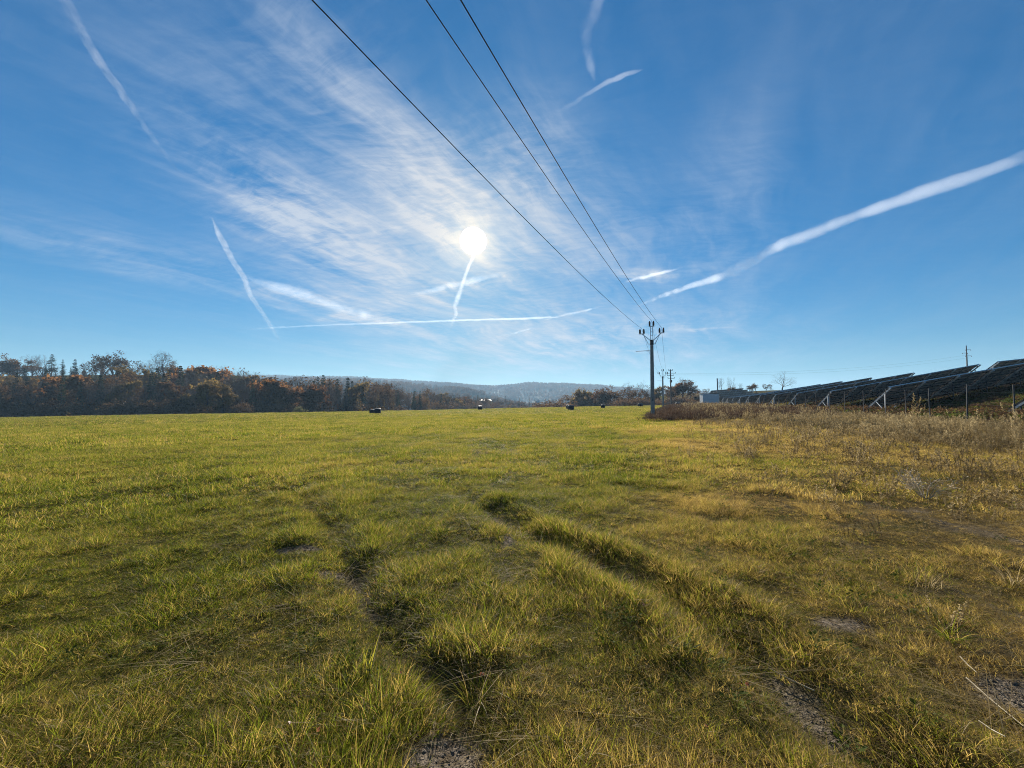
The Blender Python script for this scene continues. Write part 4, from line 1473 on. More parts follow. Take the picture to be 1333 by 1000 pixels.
def panel_mesh():
    """Framed module, 1.66 x 1.0 m, seen mostly from its recessed back."""
    V, F, MI = [], [], []
    w, h, t, e = .83, .5, .019, .03

    def ring(a, b, z): return [(-a, -b, z), (a, -b, z), (a, b, z), (-a, b, z)]
    V = ring(w, h, -t) + ring(w, h, t) + ring(w - e, h - e, -t) + ring(w - e, h - e, t - .012)
    for k in range(4):
        k2 = (k + 1) % 4
        F += [(k, k2, 4 + k2, 4 + k), (k2, k, 8 + k, 8 + k2), (8 + k2, 8 + k, 12 + k, 12 + k2)]; MI += [1, 1, 1]
    F += [(4, 5, 6, 7), (15, 14, 13, 12)]; MI += [0, 2]
    b = len(V)
    bx = [(-.09, h - .16, t - .0125), (.09, h - .16, t - .0125), (.09, h - .05, t - .0125), (-.09, h - .05, t - .0125)]
    V += bx + [(x, y, -.012) for x, y, z in bx]
    F += [(b + 7, b + 6, b + 5, b + 4)] + [(b + k, b + (k + 1) % 4, b + 4 + (k + 1) % 4, b + 4 + k)[::-1] for k in range(4)]; MI += [1] * 5
    front, t_, out = new_mat('solar_glass')
    n = t_.node('ShaderNodeTexBrick')
    n.offset = 0.0
    t_.put(n.inputs['Vector'], obj_co(t_))
    n.inputs['Color1'].default_value = (.008, .012, .03, 1); n.inputs['Color2'].default_value = (.010, .014, .036, 1)
    n.inputs['Mortar'].default_value = (.05, .055, .07, 1)
    n.inputs['Scale'].default_value = 1.0; n.inputs['Mortar Size'].default_value = .006
    n.inputs['Brick Width'].default_value = .16; n.inputs['Row Height'].default_value = .16
    t_.l.new(pbsdf(t_, n.outputs['Color'], .12, .5), out.inputs[0])
    back = simple_mat('panel_back', (.58, .50, .44), (.68, .60, .53), 1.2, .65, .3, 0, 0)
    fr = simple_mat('panel_frame', (.045, .046, .05), (.07, .072, .078), 2, .4, .5, .5, 0)
    return mesh_np('solar_panel', V, F, None, mats=[front, fr, back], midx=MI)


def box_mesh(name, dims, mat, centre=(0, 0, 0)):
    mb = MB(); mb.box(centre, dims)
    return mb.mesh(name, mat)


def solar_park():
    pm = panel_mesh()
    raf = box_mesh('rafter', (.09, 4.45, .13), M_ALU)
    pur = None
    up_l = Vector((0, -ROW_TILT_RUN, ROW_RISE))          # from the low far edge up to the near edge
    L = up_l.length
    cache = {}

    def row(Y, X0, X1, label, detail=True, bay=3.34):
        z0 = hz(X0 + .2, Y + 1.5)
        z1 = hz(X1 - .2, Y + 1.5)
        zt0, zt1 = z0 + 2.62, z1 + 2.70
        a = Vector((X1 - X0, 0, zt1 - zt0)).normalized()
        b = up_l.normalized()
        nrm = a.cross(b).normalized()
        b = nrm.cross(a).normalized()
        if nrm.z < 0: nrm = -nrm
        M = Matrix((a, -b, nrm)).transposed()          # right handed: along the row, down the slope, out of the glass
        q = M.to_euler()
        r = thing('solar_table', label, 'solar panels', (X0, Y, zt0), 0, 'rows of solar panels')
        Lr = (X1 - X0) / a.x
        n = int(Lr / 1.68)

        def put(name, me, along, down, below):
            o = link(name, me, r)
            o.location = a * along - b * down - nrm * below
            o.rotation_euler = q
            return o
        for i in range(n):
            for j in range(4):
                put('solar_panel', pm, .85 + i * 1.68, .53 + j * 1.045, 0.0)
        Lt = n * 1.68
        nb = max(2, int(round(Lt / bay)))
        if Lt not in cache: cache[Lt] = box_mesh('purlin', (Lt + .1, .06, .08), M_DARKSTEEL)
        for d in (.30, 1.35, 2.45, 3.65):
            put('purlin', cache[Lt], Lt / 2 + .01, d, .062)
        put('edge_rail', cache.setdefault(('e', Lt), box_mesh('edge_rail', (Lt + .1, .035, .09), M_ALU)), Lt / 2 + .01, -.03, .01)
        for k in range(nb + 1):
            u = .03 + (Lt - .04) * k / nb
            put('rafter', raf, u, 2.12, .170)
            # posts and brace, upright whatever the slope
            pt = a * u - b * .85 - nrm * .24; pl = a * u - b * 3.45 - nrm * .24
            gx = X0 + pt.x
            g1 = hz(gx, Y + pt.y) - .2 - zt0; g2 = hz(gx, Y + pl.y) - .2 - zt0
            steel = M_ALU if k == 0 else M_DARKSTEEL
            m = MB(); m.bar((pt.x, pt.y, g1), tuple(pt), .09 if k == 0 else .07); m.build('post', steel, r)
            m = MB(); m.bar((pl.x, pl.y, g2), tuple(pl), .07); m.build('post', M_DARKSTEEL, r)
            pm_ = a * u - b * 2.2 - nrm * .24
            m = MB(); m.bar((pt.x, pt.y + .03, g1 + .45), tuple(pm_), .06); m.build('brace', steel, r)
        return r
    words_ = ['solar panel row with only its low corner rail in view, cut by the photo edge',
              'nearest full row of solar panels seen from behind, its white rafters clear above the bank']
    after = ['second row back of solar panels, ending in a sharp corner against the sky',
             'third row back of solar panels, its end corner stepping up behind the second',
             'fourth row back of solar panels, just left of the third row end',
             'fifth row back of solar panels, its frames half hidden by fence posts',
             'sixth row back of solar panels, top edge just under the lone round tree',
             'seventh row back of solar panels, right of the lone round tree foot',
             'eighth row back of solar panels, left of the lone round tree foot',
             'ninth row back of solar panels, under the low dark trees',
             'tenth row back of solar panels, thin in the distance under the dark trees',
             'eleventh row back of solar panels, beyond the tenth toward the bare tree row',
             'twelfth row back of solar panels, below the bare tree row',
             'thirteenth row back of solar panels, between bare tree row and white hut',
             'last tiny row of solar panels beside the white hut']
    row(24.3, 33.3, 45.0, words_[0])
    Ys = [39.0 + 14.8 * i for i in range(14)]
    labs = [words_[1]] + after
    for i, Y in enumerate(Ys):
        X0 = .4 * Y + 20.5
        X1 = X0 + 20.0 if i else X0 + 20.5
        row(Y, X0, X1, labs[i])
    row(53.8, 64.3, 77.0, 'separate upper block of solar panels with a level top at the photo edge')
    # trunk duct lying along the foot of the nearest row
    for (x0, x1, y, lab) in ((34.8, 36.9, 37.6, 'pale pipe lying on the ground before the end of the nearest full panel row'), (40.2, 42.5, 52.0, 'pale pipe lying on the ground before the second panel row')):
        mb = MB(); mb.bar((x0, y, hz(x0, y) + .42), (x1, y, hz(x1, y) + .36), .12, .12)
        r = thing('ground_duct', lab, 'pipe', (0, 0, 0))
        mb.build('duct', M_ALU, r)
        for xx in (x0 + .2, x1 - .2):
            s = MB(); s.box((xx, y, hz(xx, y) + .12), (.16, .16, .5)); s.build('support', M_CONCRETE, r)


solar_park()


def fence():
    r = thing('wire_fence', 'dark post and wire fence running in front of the solar panel rows', 'fence', (0, 0, 0))
    rg = random.Random(4)
    ys = [16.3, 19.6, 22.8, 26.1, 28.8, 31.6, 35.2, 39.2, 43, 47, 51, 55.3, 59.5, 64, 69, 75, 81, 87, 94, 101, 109, 117, 126, 135, 145, 155, 166]
    tops = []
    for i, y in enumerate(ys):
        x = .4 * y + 16.3
        g = hz(x, y)
        h = rg.uniform(2.1, 2.3)
        ln = Vector((rg.gauss(0, .03), rg.gauss(0, .03), 0))
        m = MB(); m.tube([(x, y, g - .3), Vector((x, y, g + h)) + ln], [.036, .032], 7)
        m.build('post', M_DARKSTEEL, r)
        tops.append((x, y, g, h))
    for f in (.18, .52, .82, .97):
        m = MB()
        for (x, y, g, h), (x2, y2, g2, h2) in zip(tops[:-1], tops[1:]):
            p, q = Vector((x, y - .05, g + h * f)), Vector((x2, y2 - .05, g2 + h2 * f))
            mid = (p + q) / 2 - Vector((0, 0, .03))
            m.tube([p, mid, q], .004, 3, 0, False)
        m.build('wire', M_DARKSTEEL, r)
    return r


fence()


# ================================================================ bales, hut, village
def bale_mesh(rad=.62, L=1.2, seed=0):
    rg = random.Random(seed)
    mb = MB()
    n = 26
    prof = [(-L / 2, .12), (-L / 2 - .02, rad * .7), (-L / 2 + .02, rad * .93), (-L / 2 + .10, rad), (-.15, rad * 1.015), (.0, rad * .985), (.2, rad * 1.012), (L / 2 - .10, rad), (L / 2 - .02, rad * .93), (L / 2 + .02, rad * .7), (L / 2, .12)]
    vs, fs = [], []
    for i, (x, r) in enumerate(prof):
        for k in range(n):
            a = 2 * math.pi * k / n
            rr = r * (1 + rg.uniform(-.018, .018))
            z = math.sin(a) * rr
            z = max(z, -rad * .90)                # settles on its own weight
            vs.append((x + rg.uniform(-.012, .012), math.cos(a) * rr, z + rad * .90))
    for i in range(len(prof) - 1):
        for k in range(n):
            k2 = (k + 1) % n
            fs.append((i * n + k, (i + 1) * n + k, (i + 1) * n + k2, i * n + k2))
    fs.append(tuple(range(n))); fs.append(tuple((len(prof) - 1) * n + k for k in reversed(range(n))))
    mb.add(vs, fs)
    return mb


def bales():
    src = None
    for (px, by, Y, rz, sc, lab) in [
        (484.5, 536.9, 86, .5, .8, 'black wrapped bale on the left side of the field, partly behind a longer one'),
        (491.5, 537.0, 84, .15, .92, 'large black wrapped bale with a bright top before the larches'),
        (625, 533.8, 118, .2, .95, 'black wrapped bale alone in mid field below the pale village roof'),
        (743, 534.0, 92, .05, .98, 'front black wrapped bale of the stacked looking pair near the field end'),
        (740.5, 531.2, 104, .1, .95, 'black wrapped bale hidden mostly behind the front one of the pair'),
        (785, 530.6, 112, 1.3, .92, 'black wrapped bale under the orange topped tree'),
        (833.5, 528.0, 135, .3, 1.0, 'black wrapped bale just left of the near power pole'),
        (882.5, 527.6, 140, .4, 1.0, 'black wrapped bale beyond the russet thicket under the copse'),
    ]:
        p = at_depth(px, by, Y)
        loc = (p.x, Y, hz(p.x, Y) - .03)
        if src is None:
            src = thing('wrapped_bale', lab, 'hay bale', loc, rz, 'black wrapped hay bales', sc)
            bale_mesh(.63, 1.3, 1).build('wrapped_body', M_BALE, src, smooth=True)
            t = MB(); t.tube([(-.02, 0, 1.13), (.08, .14, 1.17), (.22, .22, 1.14)], [.02, .03, .015], 5); t.build('loose_film', M_BALE, src)
        else:
            copy_tree(src, loc, rz, sc, lab, 'black wrapped hay bales')


bales()


def buildings():
    # white hut at the far end of the panel rows
    Y = 152.0
    p0 = at_depth(915, 521, Y); p1 = at_depth(936, 521, Y)
    top = at_depth(915, 512.8, Y).z
    g = min(hz(p0.x, Y), hz(p1.x, Y)) - .1
    w, h = p1.x - p0.x, top - g
    r = thing('transformer_hut', 'small white flat roofed hut at the far end of the panel rows', 'hut', (p0.x, Y, g))
    m = MB(); m.box((w / 2, 1.3, h / 2), (w, 2.6, h)); m.build('wall', M_WHITE, r)
    m = MB(); m.box((w / 2, 1.3, h + .08), (w + .3, 2.9, .16)); m.build('roof', M_DARKSTEEL, r)
    m = MB(); m.box((.65, -.03, 1.05), (.9, .06, 2.0)); d = m.build('door', M_WHITE, r)
    m = MB(); m.box((.95, -.08, 1.05), (.05, .06, .2)); m.build('handle', M_DARKSTEEL, d)
    m = MB(); m.box((w - 1.2, -.03, h - .7), (.8, .06, .45)); m.build('vent', M_ALU, r)
    # village house with a pale roof, far in the valley
    Y = 640.0
    a, b = at_depth(624, 522.5, Y), at_depth(640, 522.5, Y)
    g = hz(a.x, Y); zt = at_depth(632, 519.3, Y).z
    w = b.x - a.x; h = zt - g
    r = thing('village_house', 'long pale roofed house in the hazy valley above the middle bale', 'house', (a.x, Y, g))
    m = MB(); m.box((w / 2, 5, (h - 2.2) / 2), (w, 9, h - 2.2)); wl = m.build('wall', M_WHITE, r)
    m = MB(); m.add([(-.6, -.2, h - 2.2), (w + .6, -.2, h - 2.2), (w + .6, 10.2, h - 2.2), (-.6, 10.2, h - 2.2), (2.4, 5, h - 1.4), (w - 2.4, 5, h - 1.4)],
                     [(0, 1, 5, 4), (1, 2, 5), (2, 3, 4, 5), (3, 0, 4), (3, 2, 1, 0)])
    rf = m.build('roof', M_ROOF, r)
    m = MB(); m.box((w * .65, 5, h - .5), (.9, .9, 2.0)); m.build('chimney', M_RUSTROOF, rf)
    for k in range(5):
        m = MB(); m.box((2 + k * (w - 4) / 4, .47, h - 4.0), (1.2, .08, 1.4)); m.build('window', M_GLASS, r)
    # masts in the valley
    for (px, ty, Y, lab, nm) in ((632.5, 513.5, 636, 'thin antenna mast on the ground behind the pale roofed house', 'antenna_mast'), (658, 515.5, 470, 'dark lattice mast in the hazy valley right of the pale roofed house', 'lattice_mast')):
        p = at_depth(px, ty, Y); g = hz(p.x, Y); H = p.z - g
        r = thing(nm, lab, 'mast', (p.x, Y + (12 if nm == 'antenna_mast' else 0), g))
        m = MB()
        wd = .35 if nm == 'antenna_mast' else .9
        for sx in (-1, 1):
            for sy in (-1, 1):
                m.bar((sx * wd, sy * wd, -.3), (sx * wd * .3, sy * wd * .3, H), .16)
        for i in range(10):
            z0, z1 = H * i / 10, H * (i + 1) / 10
            f0, f1 = 1 - .7 * i / 10, 1 - .7 * (i + 1) / 10
            for sy in (-1, 1):
                m.bar((-wd * f0, sy * wd * f0, z0), (wd * f1, sy * wd * f1, z1), .10)
                m.bar((wd * f0, sy * wd * f0, z0), (-wd * f1, sy * wd * f1, z1), .10)
        m.build('tower', M_DARKSTEEL, r)
        if nm == 'lattice_mast':
            for dz, l in ((1.2, 2.6), (3.6, 3.4), (6.2, 2.6)):
                a = MB(); a.bar((-l, 0, H - dz), (l, 0, H - dz), .35); a.build('cross_arm', M_DARKSTEEL, r)
    for (px, py, Y, lab) in ((700, 523.0, 560, 'tiny white gabled house in the valley trees right of the lattice mast'), (572, 531, 300, 'tiny pale shed at the wood edge left of the middle bale')):
        p = at_depth(px, py, Y); g = hz(p.x, Y)
        H = max(3.0, p.z - g)
        r = thing('small_house', lab, 'house', (p.x, Y, g), .3)
        m = MB(); m.box((0, 0, H * .5), (4.6, 4, H)); m.build('wall', M_WHITE, r)
        m = MB(); m.add([(-2.6, -2.3, H), (2.6, -2.3, H), (2.6, 2.3, H), (-2.6, 2.3, H), (-2.6, 0, H + 1.5), (2.6, 0, H + 1.5)], [(0, 1, 5, 4), (1, 2, 5), (2, 3, 4, 5), (3, 0, 4), (3, 2, 1, 0)])
        m.build('roof', M_ROOF, r)
        m = MB(); m.box((0, -2.02, H * .55), (.9, .06, 1.0)); m.build('window', M_GLASS, r)


buildings()


# ================================================================ contrails, high above everything
def contrail_mat(name, alpha, patchy, col=(.98, .98, .98), soft=2.0):
    m, t, out = new_mat(name)
    P = obj_co(t)
    n = t.noise(P, .0028, 5, .62, .4)
    n2 = t.noise(P, .011, 4, .6)
    lw = t.node('ShaderNodeLayerWeight'); lw.inputs['Blend'].default_value = .5
    edge = t.m('POWER', t.m('SUBTRACT', 1.0, lw.outputs['Facing']), soft)
    at = t.node('ShaderNodeAttribute'); at.attribute_name = 'rnd'
    # ragged: the noise eats into the thin edges first
    f = t.m('ADD', t.m('MULTIPLY', n, .7), t.m('MULTIPLY', n2, .3))
    f = t.m('ADD', t.m('MULTIPLY', edge, 1.0), t.m('MULTIPLY', t.m('SUBTRACT', f, .5), 2.4 * patchy))
    f = t.rng(f, .12, 1.0)
    f = t.m('MULTIPLY', t.m('MULTIPLY', f, t.m('POWER', at.outputs['Fac'], 1.3)), alpha, clamp=True)
    tr = t.node('ShaderNodeBsdfTranslucent'); t.put(tr.inputs[0], col)
    # ice crystals scatter the sunlight onwards whichever way the skin of the trail faces
    nv = t.node('ShaderNodeCombineXYZ')
    for i_ in range(3): nv.inputs[i_].default_value = -SUN_DIR[i_]
    t.l.new(nv.outputs[0], tr.inputs['Normal'])
    df = t.node('ShaderNodeBsdfDiffuse'); t.put(df.inputs[0], col)
    ms = t.node('ShaderNodeMixShader'); ms.inputs[0].default_value = .9
    t.l.new(df.outputs[0], ms.inputs[1]); t.l.new(tr.outputs[0], ms.inputs[2])
    tp = t.node('ShaderNodeBsdfTransparent')
    m2 = t.node('ShaderNodeMixShader')
    t.l.new(f, m2.inputs[0]); t.l.new(tp.outputs[0], m2.inputs[1]); t.l.new(ms.outputs[0], m2.inputs[2])
    t.l.new(m2.outputs[0], out.inputs[0])
    return m


def contrails():
    ALT = 3500.0
    crisp = contrail_mat('contrail_fresh', .42, .12)
    deep = contrail_mat('contrail_along', .34, .15, soft=.55)
    thin = contrail_mat('contrail_thin', .095, .5)
    fluffy = contrail_mat('contrail_spread', .115, .68, soft=1.1)
    wisp = contrail_mat('contrail_faint', .045, .5)

    def trail(name, pts, label, mat, lump=.25, sag=0.0, seed=0, cat='contrail', thick=.8):
        """pts: photograph x, y, width, strength along the trail."""
        rg = random.Random(seed)
        W = []
        for (px, py, wd, st) in pts:
            d = pdir(px, py)
            p = Vector(CAM) + d * (ALT / d.z)
            W.append((p, wd * thick / 2 / FPX * (ALT / d.z), st))
        # resample evenly
        out = []
        for (p, r, s), (q, r2, s2) in zip(W[:-1], W[1:]):
            n = max(3, int((q - p).length / (max(r, r2) * 1.0)))
            n = min(n, 60)
            for i in range(n):
                t = i / n
                out.append((p.lerp(q, t), r + (r2 - r) * t, s + (s2 - s) * t))
        out.append(W[-1])
        org = out[0][0].copy()
        n = 16
        mb = MB()
        P = [o[0] - org for o in out]
        rr = []
        N = len(P)
        for i, (p, r, s) in enumerate(out):
            k = i * .5
            w1 = float(vnoise(np.array([k * .6]), np.array([seed * 3.1]), 5)[0]) - .5
            w2 = float(vnoise(np.array([k * .6]), np.array([seed * 3.1 + 9]), 6)[0]) - .5
            P[i] = P[i] + Vector((0, 0, 1)) * w1 * r * lump * 2.2 + (SUN_DIR.cross(Vector((0, 0, 1)))) * w2 * r * lump * 2.2
            f = 1 + lump * (float(vnoise(np.array([k * 1.1]), np.array([seed * 7.7]), 8)[0]) - .5) * 1.6
            end = min(1, (i + .02) / (N * .08), (N - 1 - i + .02) / (N * .06))
            rr.append(max(r * f * (end ** .6), r * .03))
        mb.tube(P, rr, n, 1.0, True)
        # strength per ring
        mb.a = [out[min(i // n, N - 1)][2] for i in range(len(mb.v))]
        # lumps over the skin
        V = np.array(mb.v)
        me = mesh_np(name, mb.v, mb.f, mat, attr={'rnd': mb.a}, smooth=True)
        o = link(name, me, None, org)
        tag(o, label, cat)
        return o

    trail('contrail', [(40, -60, 26, .5), (70, -20, 24, .6), (92, 15, 20, .75), (115, 60, 16, .85), (140, 95, 13, 1.0), (165, 130, 13, .95), (185, 160, 10, .7), (208, 192, 8, .6), (232, 224, 5, .25)],
          'ragged vapour trail slanting down from the top left corner of the sky', fluffy, .16, 0, 1)
    trail('contrail', [(276, 284, 7, .45), (284, 303, 10, .8), (302, 338, 9, .8), (318, 362, 9, 1), (326, 385, 8, 1), (342, 408, 7, 1), (356, 430, 6, .9), (364, 444, 4, .4)],
          'short bent vapour trail standing above the lower wood', deep, .10, 0, 2)
    trail('contrail', [(622, 322, 5, .9), (612, 342, 7, 1), (606, 358, 7, 1), (601, 374, 7, 1), (596, 388, 10, 1), (592, 398, 8, 1), (594, 408, 7, .9), (589, 420, 5, .6), (586, 432, 3, .15)],
          'bright wriggling vapour trail dropping straight from the sun', deep, .12, 0, 3)
    trail('contrail', [(1500, 120, 32, .3), (1420, 160, 29, .42), (1333, 205, 26, .55), (1260, 231, 25, .68), (1180, 258, 24, .8), (1110, 283, 20, .85), (1050, 307, 22, 1), (1000, 326, 20, 1), (966, 347, 24, 1), (940, 361, 15, 1), (895, 374, 11, 1.1), (862, 385, 9, 1.15), (830, 399, 7, .8)],
          'long broad vapour trail sweeping across the right half of the sky', fluffy, .20, 0, 4)
    trail('contrail', [(296, 431, 3, .35), (350, 427, 4, .8), (430, 423, 4, .6), (520, 420, 4, .8), (600, 417, 4, .9), (680, 415, 4.5, 1), (716, 413, 5, .8), (730, 414, 3, .2)],
          'long thin level vapour trail low in the sky below the sun', thin, .2, 0, 5)
    trail('contrail', [(710, 416, 4, .7), (740, 409, 5, 1), (768, 403, 5, 1), (786, 398, 3, .4)], 'short rising vapour trail touching the power cables', thin, .25, 0, 6)
    trail('contrail', [(319, 467, 2.5, .3), (327, 460, 3.5, .8), (334, 452, 4, 1)], 'tiny slanting vapour trail just over the end of the left wood', crisp, .2, 0, 7)
    trail('contrail', [(512, 468, 2.5, .4), (524, 464, 3, .8), (537, 460, 3, .6)], 'tiny flat vapour trail low above the far hills', crisp, .2, 0, 8)
    trail('contrail', [(646, 441, 3, .4), (668, 434, 5, .9), (690, 428, 3.5, .6)], 'small faint vapour trail low between sun and power pole', crisp, .25, 0, 9)
    trail('contrail', [(838, 90, 7, .3), (815, 97, 12, .9), (795, 105, 12, 1), (772, 118, 8, .6), (745, 136, 10, .35), (728, 146, 8, .15)], 'short slanting vapour streak right of the twin power cables near the photo top', wisp, .35, 0, 10)
    trail('contrail', [(784, -18, 24, .6), (776, 10, 34, .85), (767, 40, 30, .9), (764, 70, 25, 1), (770, 92, 16, .9), (774, 106, 6, .3)], 'puffy upright vapour patch at the top edge of the sky', contrail_mat('contrail_puffs', .052, .8), .3, 0, 11)
    trail('contrail', [(318, 362, 12, .25), (350, 372, 16, .7), (395, 384, 18, .9), (440, 398, 17, 1), (480, 411, 13, .9), (512, 422, 6, .3)],
          'broad feathery cirrus streak slanting down toward the thin level trail', contrail_mat('cirrus_streak', .12, .5, soft=1.6), .3, 0, 13, thick=1.1)
    trail('contrail', [(536, 384, 5, .3), (575, 375, 9, .8), (615, 365, 9, .8), (655, 356, 6, .2)],
          'faint white streak crossing behind the bright trail under the sun', contrail_mat('cirrus_faint', .10, .5, soft=1.6), .3, 0, 14, thick=1.1)
    trail('contrail', [(812, 368, 4, .3), (835, 361, 8, .9), (862, 355, 7, .8), (884, 350, 3, .2)],
          'small white wisp above the long broad trail near the pole cables', contrail_mat('cirrus_wisp', .13, .5, soft=1.6), .3, 0, 15)
    trail('contrail', [(720, 442, 4, .4), (745, 433, 5, .8), (770, 424, 5, .9), (790, 421, 5, .4)], 'short faint vapour trail below the cables left of the near pole', wisp, .3, 0, 12)


contrails()


# ================================================================ small things in the near grass
def near_things():
    rg = np.random.default_rng(77)

    def single(name, label, cat, px, py, parts, mat, group=None):
        # where the ray meets the ground
        d = pdir(px, py)
        t = 1.6 / -d.z
        p = Vector(CAM) + d * t
        v, f, a = parts
        me = blades_mesh(name, [parts], mat)
        z = float(height(np.array([p.x]), np.array([p.y]))[0])
        o = link(name, me, None, (p.x, p.y, z))
        tag(o, label, cat, group)
        return o
    yel, t, out = new_mat('yellow_blade')
    a = t.node('ShaderNodeAttribute'); a.attribute_name = 'rnd'
    c = t.mix(a.outputs['Fac'], (.14, .17, .02), (.30, .26, .03))
    p_ = pbsdf(t, c, .4, .4); tr = t.node('ShaderNodeBsdfTranslucent'); t.put(tr.inputs[0], c)
    ms = t.node('ShaderNodeMixShader'); ms.inputs[0].default_value = .6
    t.l.new(p_, ms.inputs[1]); t.l.new(tr.outputs[0], ms.inputs[2]); t.l.new(ms.outputs[0], out.inputs[0])
    single('yellow_grass_tuft', 'small tuft of bright yellow broad blades beside the left rut', 'grass tuft', 474, 880, blades(rg, 11, .045, .13, .22, .006, .010, .2, .18, 4), yel)
    single('sedge_tussock', 'arching tussock of long dark blades above the bare soil patch', 'grass tuft', 618, 905, blades(rg, 80, .05, .15, .27, .003, .005, .7, .9, 6, .25), M_GRASS)
    single('sedge_tussock', 'arching pale tussock on the thin turf at the right side', 'grass tuft', 1238, 842, blades(rg, 80, .06, .16, .30, .003, .0055, .6, .9, 6, .2), M_GRASS)
    single('sedge_tussock', 'upright straw coloured tussock at the right photo edge', 'grass tuft', 1318, 772, blades(rg, 60, .06, .16, .30, .003, .0055, .4, .5, 5, .1), M_STRAW)
    single('sedge_tussock', 'low wide tussock on the thin turf left of the pale tussock', 'grass tuft', 1110, 800, blades(rg, 70, .08, .12, .24, .003, .0055, .7, .8, 5, .2), M_GRASS)
    single('sedge_tussock', 'yellowish tussock beyond the thin turf, below the dry twiggy plant', 'grass tuft', 1205, 770, blades(rg, 70, .10, .14, .26, .003, .0055, .5, .6, 5, .1), M_STRAW)
    # dry pale twiggy plant
    pale = simple_mat('pale_twig', (.36, .28, .18), (.50, .41, .29), 9, .8, .2, 0, 0)
    d = pdir(1205, 655); t_ = 1.6 / -d.z; p = Vector(CAM) + d * t_
    r = thing('dry_plant', 'pale grey dried twiggy plant standing before the dead weeds', 'plant', (p.x, p.y, float(height(np.array([p.x]), np.array([p.y]))[0])))
    T, C = MB(), MB()
    rr = random.Random(3)
    for k in range(16):
        az = rr.random() * 6.28
        e = Vector((math.cos(az) * rr.uniform(.15, .5), math.sin(az) * rr.uniform(.15, .5), rr.uniform(.22, .5)))
        T.tube([(0, 0, -.02), e * .5 + Vector((0, 0, .05)), e], [.006, .004, .002], 4, 0, False)
        for q in range(16):
            c = e * rr.uniform(.45, 1.0); dd = Vector((rr.gauss(0, 1), rr.gauss(0, 1), rr.gauss(.4, .7))).normalized() * rr.uniform(.05, .15)
            C.tube([c, c + dd], [.0025, .0012], 3, 0, False)
            s = dd.orthogonal().normalized() * .008
            C.add([c + dd - s, c + dd + s, c + dd * 1.2], [(0, 1, 2)])
    T.build('stem', pale, r); C.build('twig_head', pale, r)
    # long fallen straws at the lower right
    for (x0, y0, x1, y1, lab) in ((1258, 890, 1333, 955, 'long pale straw lying on bare soil at the lower right'), (1250, 862, 1272, 884, 'short pale straw end to end with the long straw on the soil'),
                                  (1275, 957, 1310, 985, 'pale straw at the very bottom right corner'), (1060, 895, 1000, 860, 'thin bent straw leaning over the shaded right rut'),
                                  (1098, 612, 1112, 622, 'pale broken stem at the edge of the dead weeds'), (1225, 628, 1208, 642, 'pale thin stem sticking up beside the dry twiggy plant')):
        q = []
        for (xx, yy) in ((x0, y0), (x1, y1)):
            d = pdir(xx, yy); t_ = (1.6 - .05) / -d.z
            pt = Vector(CAM) + d * t_
            pt.z = float(height(np.array([pt.x]), np.array([pt.y]))[0]) + .055
            q.append(pt)
        mb = MB(); m_ = (q[0] + q[1]) / 2 + Vector((.004, .003, -.008))
        mb.tube([q[0], m_, q[1]], [.0035, .003, .002], 5, .9)
        o = mb.build('fallen_straw', M_STRAWPALE)
        tag(o, lab, 'straw', 'loose straws on the ground')
    # fallen leaves
    red, t, out = new_mat('red_leaf')
    n = t.noise(obj_co(t), 30, 3, .6)
    oi = t.node('ShaderNodeObjectInfo').outputs['Random']
    c = t.mix(t.m('ADD', t.m('MULTIPLY', oi, .6), t.m('MULTIPLY', n, .4)), (.16, .050, .025), (.26, .12, .05))
    p_ = pbsdf(t, c, .5, .4); tr = t.node('ShaderNodeBsdfTranslucent'); t.put(tr.inputs[0], c)
    ms = t.node('ShaderNodeMixShader'); ms.inputs[0].default_value = .5
    t.l.new(p_, ms.inputs[1]); t.l.new(tr.outputs[0], ms.inputs[2]); t.l.new(ms.outputs[0], out.inputs[0])
    k = 0
    for (px, py, lab) in ((376, 940, 'red fallen leaf in the grass left of the bare soil patch'), (414, 950, 'small orange fallen leaf right of the red one'),
                          (626, 880, 'orange fallen leaf on the arching tussock'), (488, 748, 'pinkish fallen leaf beside the left rut'),
                          (920, 958, 'orange fallen leaf at the edge of the shaded right rut'), (838, 800, 'yellow fallen leaf near the right rut'), (522, 878, 'pale orange fallen leaf just left of the tussock'),
                          (972, 905, 'brown red fallen leaf low in the grass between the right rut and bare soil')):
        d = pdir(px, py); t_ = (1.6 - .07) / -d.z; p = Vector(CAM) + d * t_
        z = float(height(np.array([p.x]), np.array([p.y]))[0]) + .085
        vs, n_ = [], 9
        rr = random.Random(k); k += 1
        V = [(0, 0, .002)]
        for q in range(n_):
            an = 2 * math.pi * q / n_
            ra = .012 * (1 + .35 * math.cos(an)) * rr.uniform(.75, 1.2)
            V.append((math.cos(an) * ra, math.sin(an) * ra * .75, rr.uniform(-.004, .008)))
        V.append((-.045, 0, .004)); V.append((-.045, .0015, .004))
        F = [(0, 1 + q, 1 + (q + 1) % n_) for q in range(n_)] + [(0, n_ + 1, n_ + 2)]
        o = link('fallen_leaf', mesh_np('fallen_leaf', V, F, red), None, (p.x, p.y, z))
        o.rotation_euler = (rr.uniform(.5, 1.1), rr.uniform(-.4, .4), rr.random() * 6.28)
        tag(o, lab, 'leaf', 'fallen leaves in the near grass')


M_STRAWPALE = simple_mat('pale_straw', (.24, .19, .11), (.34, .28, .18), 20, .5, .4, 0, 0)
near_things()


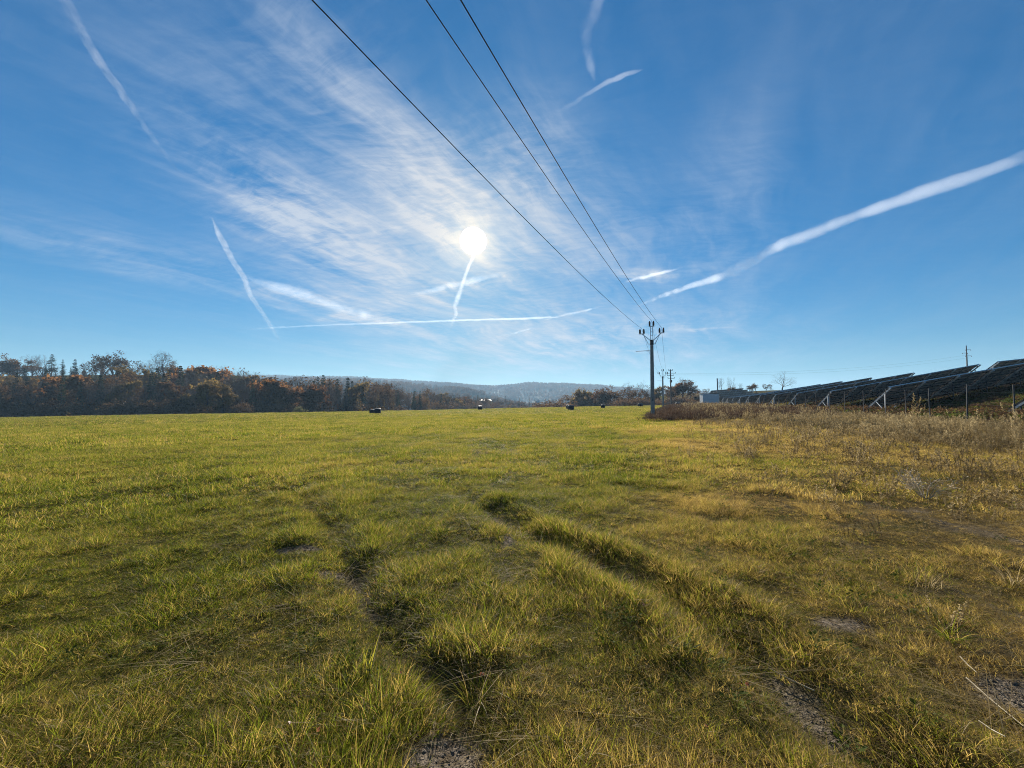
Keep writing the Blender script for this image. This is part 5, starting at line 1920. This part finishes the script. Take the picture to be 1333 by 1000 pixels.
# ================================================================ autumn air
def haze():
    m, t, out = new_mat('haze')
    v = t.node('ShaderNodeVolumePrincipled')
    v.inputs['Color'].default_value = HAZE_COLOR
    v.inputs['Density'].default_value = HAZE_DENSITY
    v.inputs['Anisotropy'].default_value = HAZE_G
    t.l.new(v.outputs[0], out.inputs['Volume'])
    mb = MB()
    mb.box((0, 0, 90), (10200, 10200, 260))
    o = mb.build('haze', m)
    tag(o, 'thin blue autumn haze filling the valley air', None, None, 'stuff')


HAZE_COLOR = (.46, .73, 1.0, 1)
HAZE_DENSITY = .00019
HAZE_G = .15
haze()
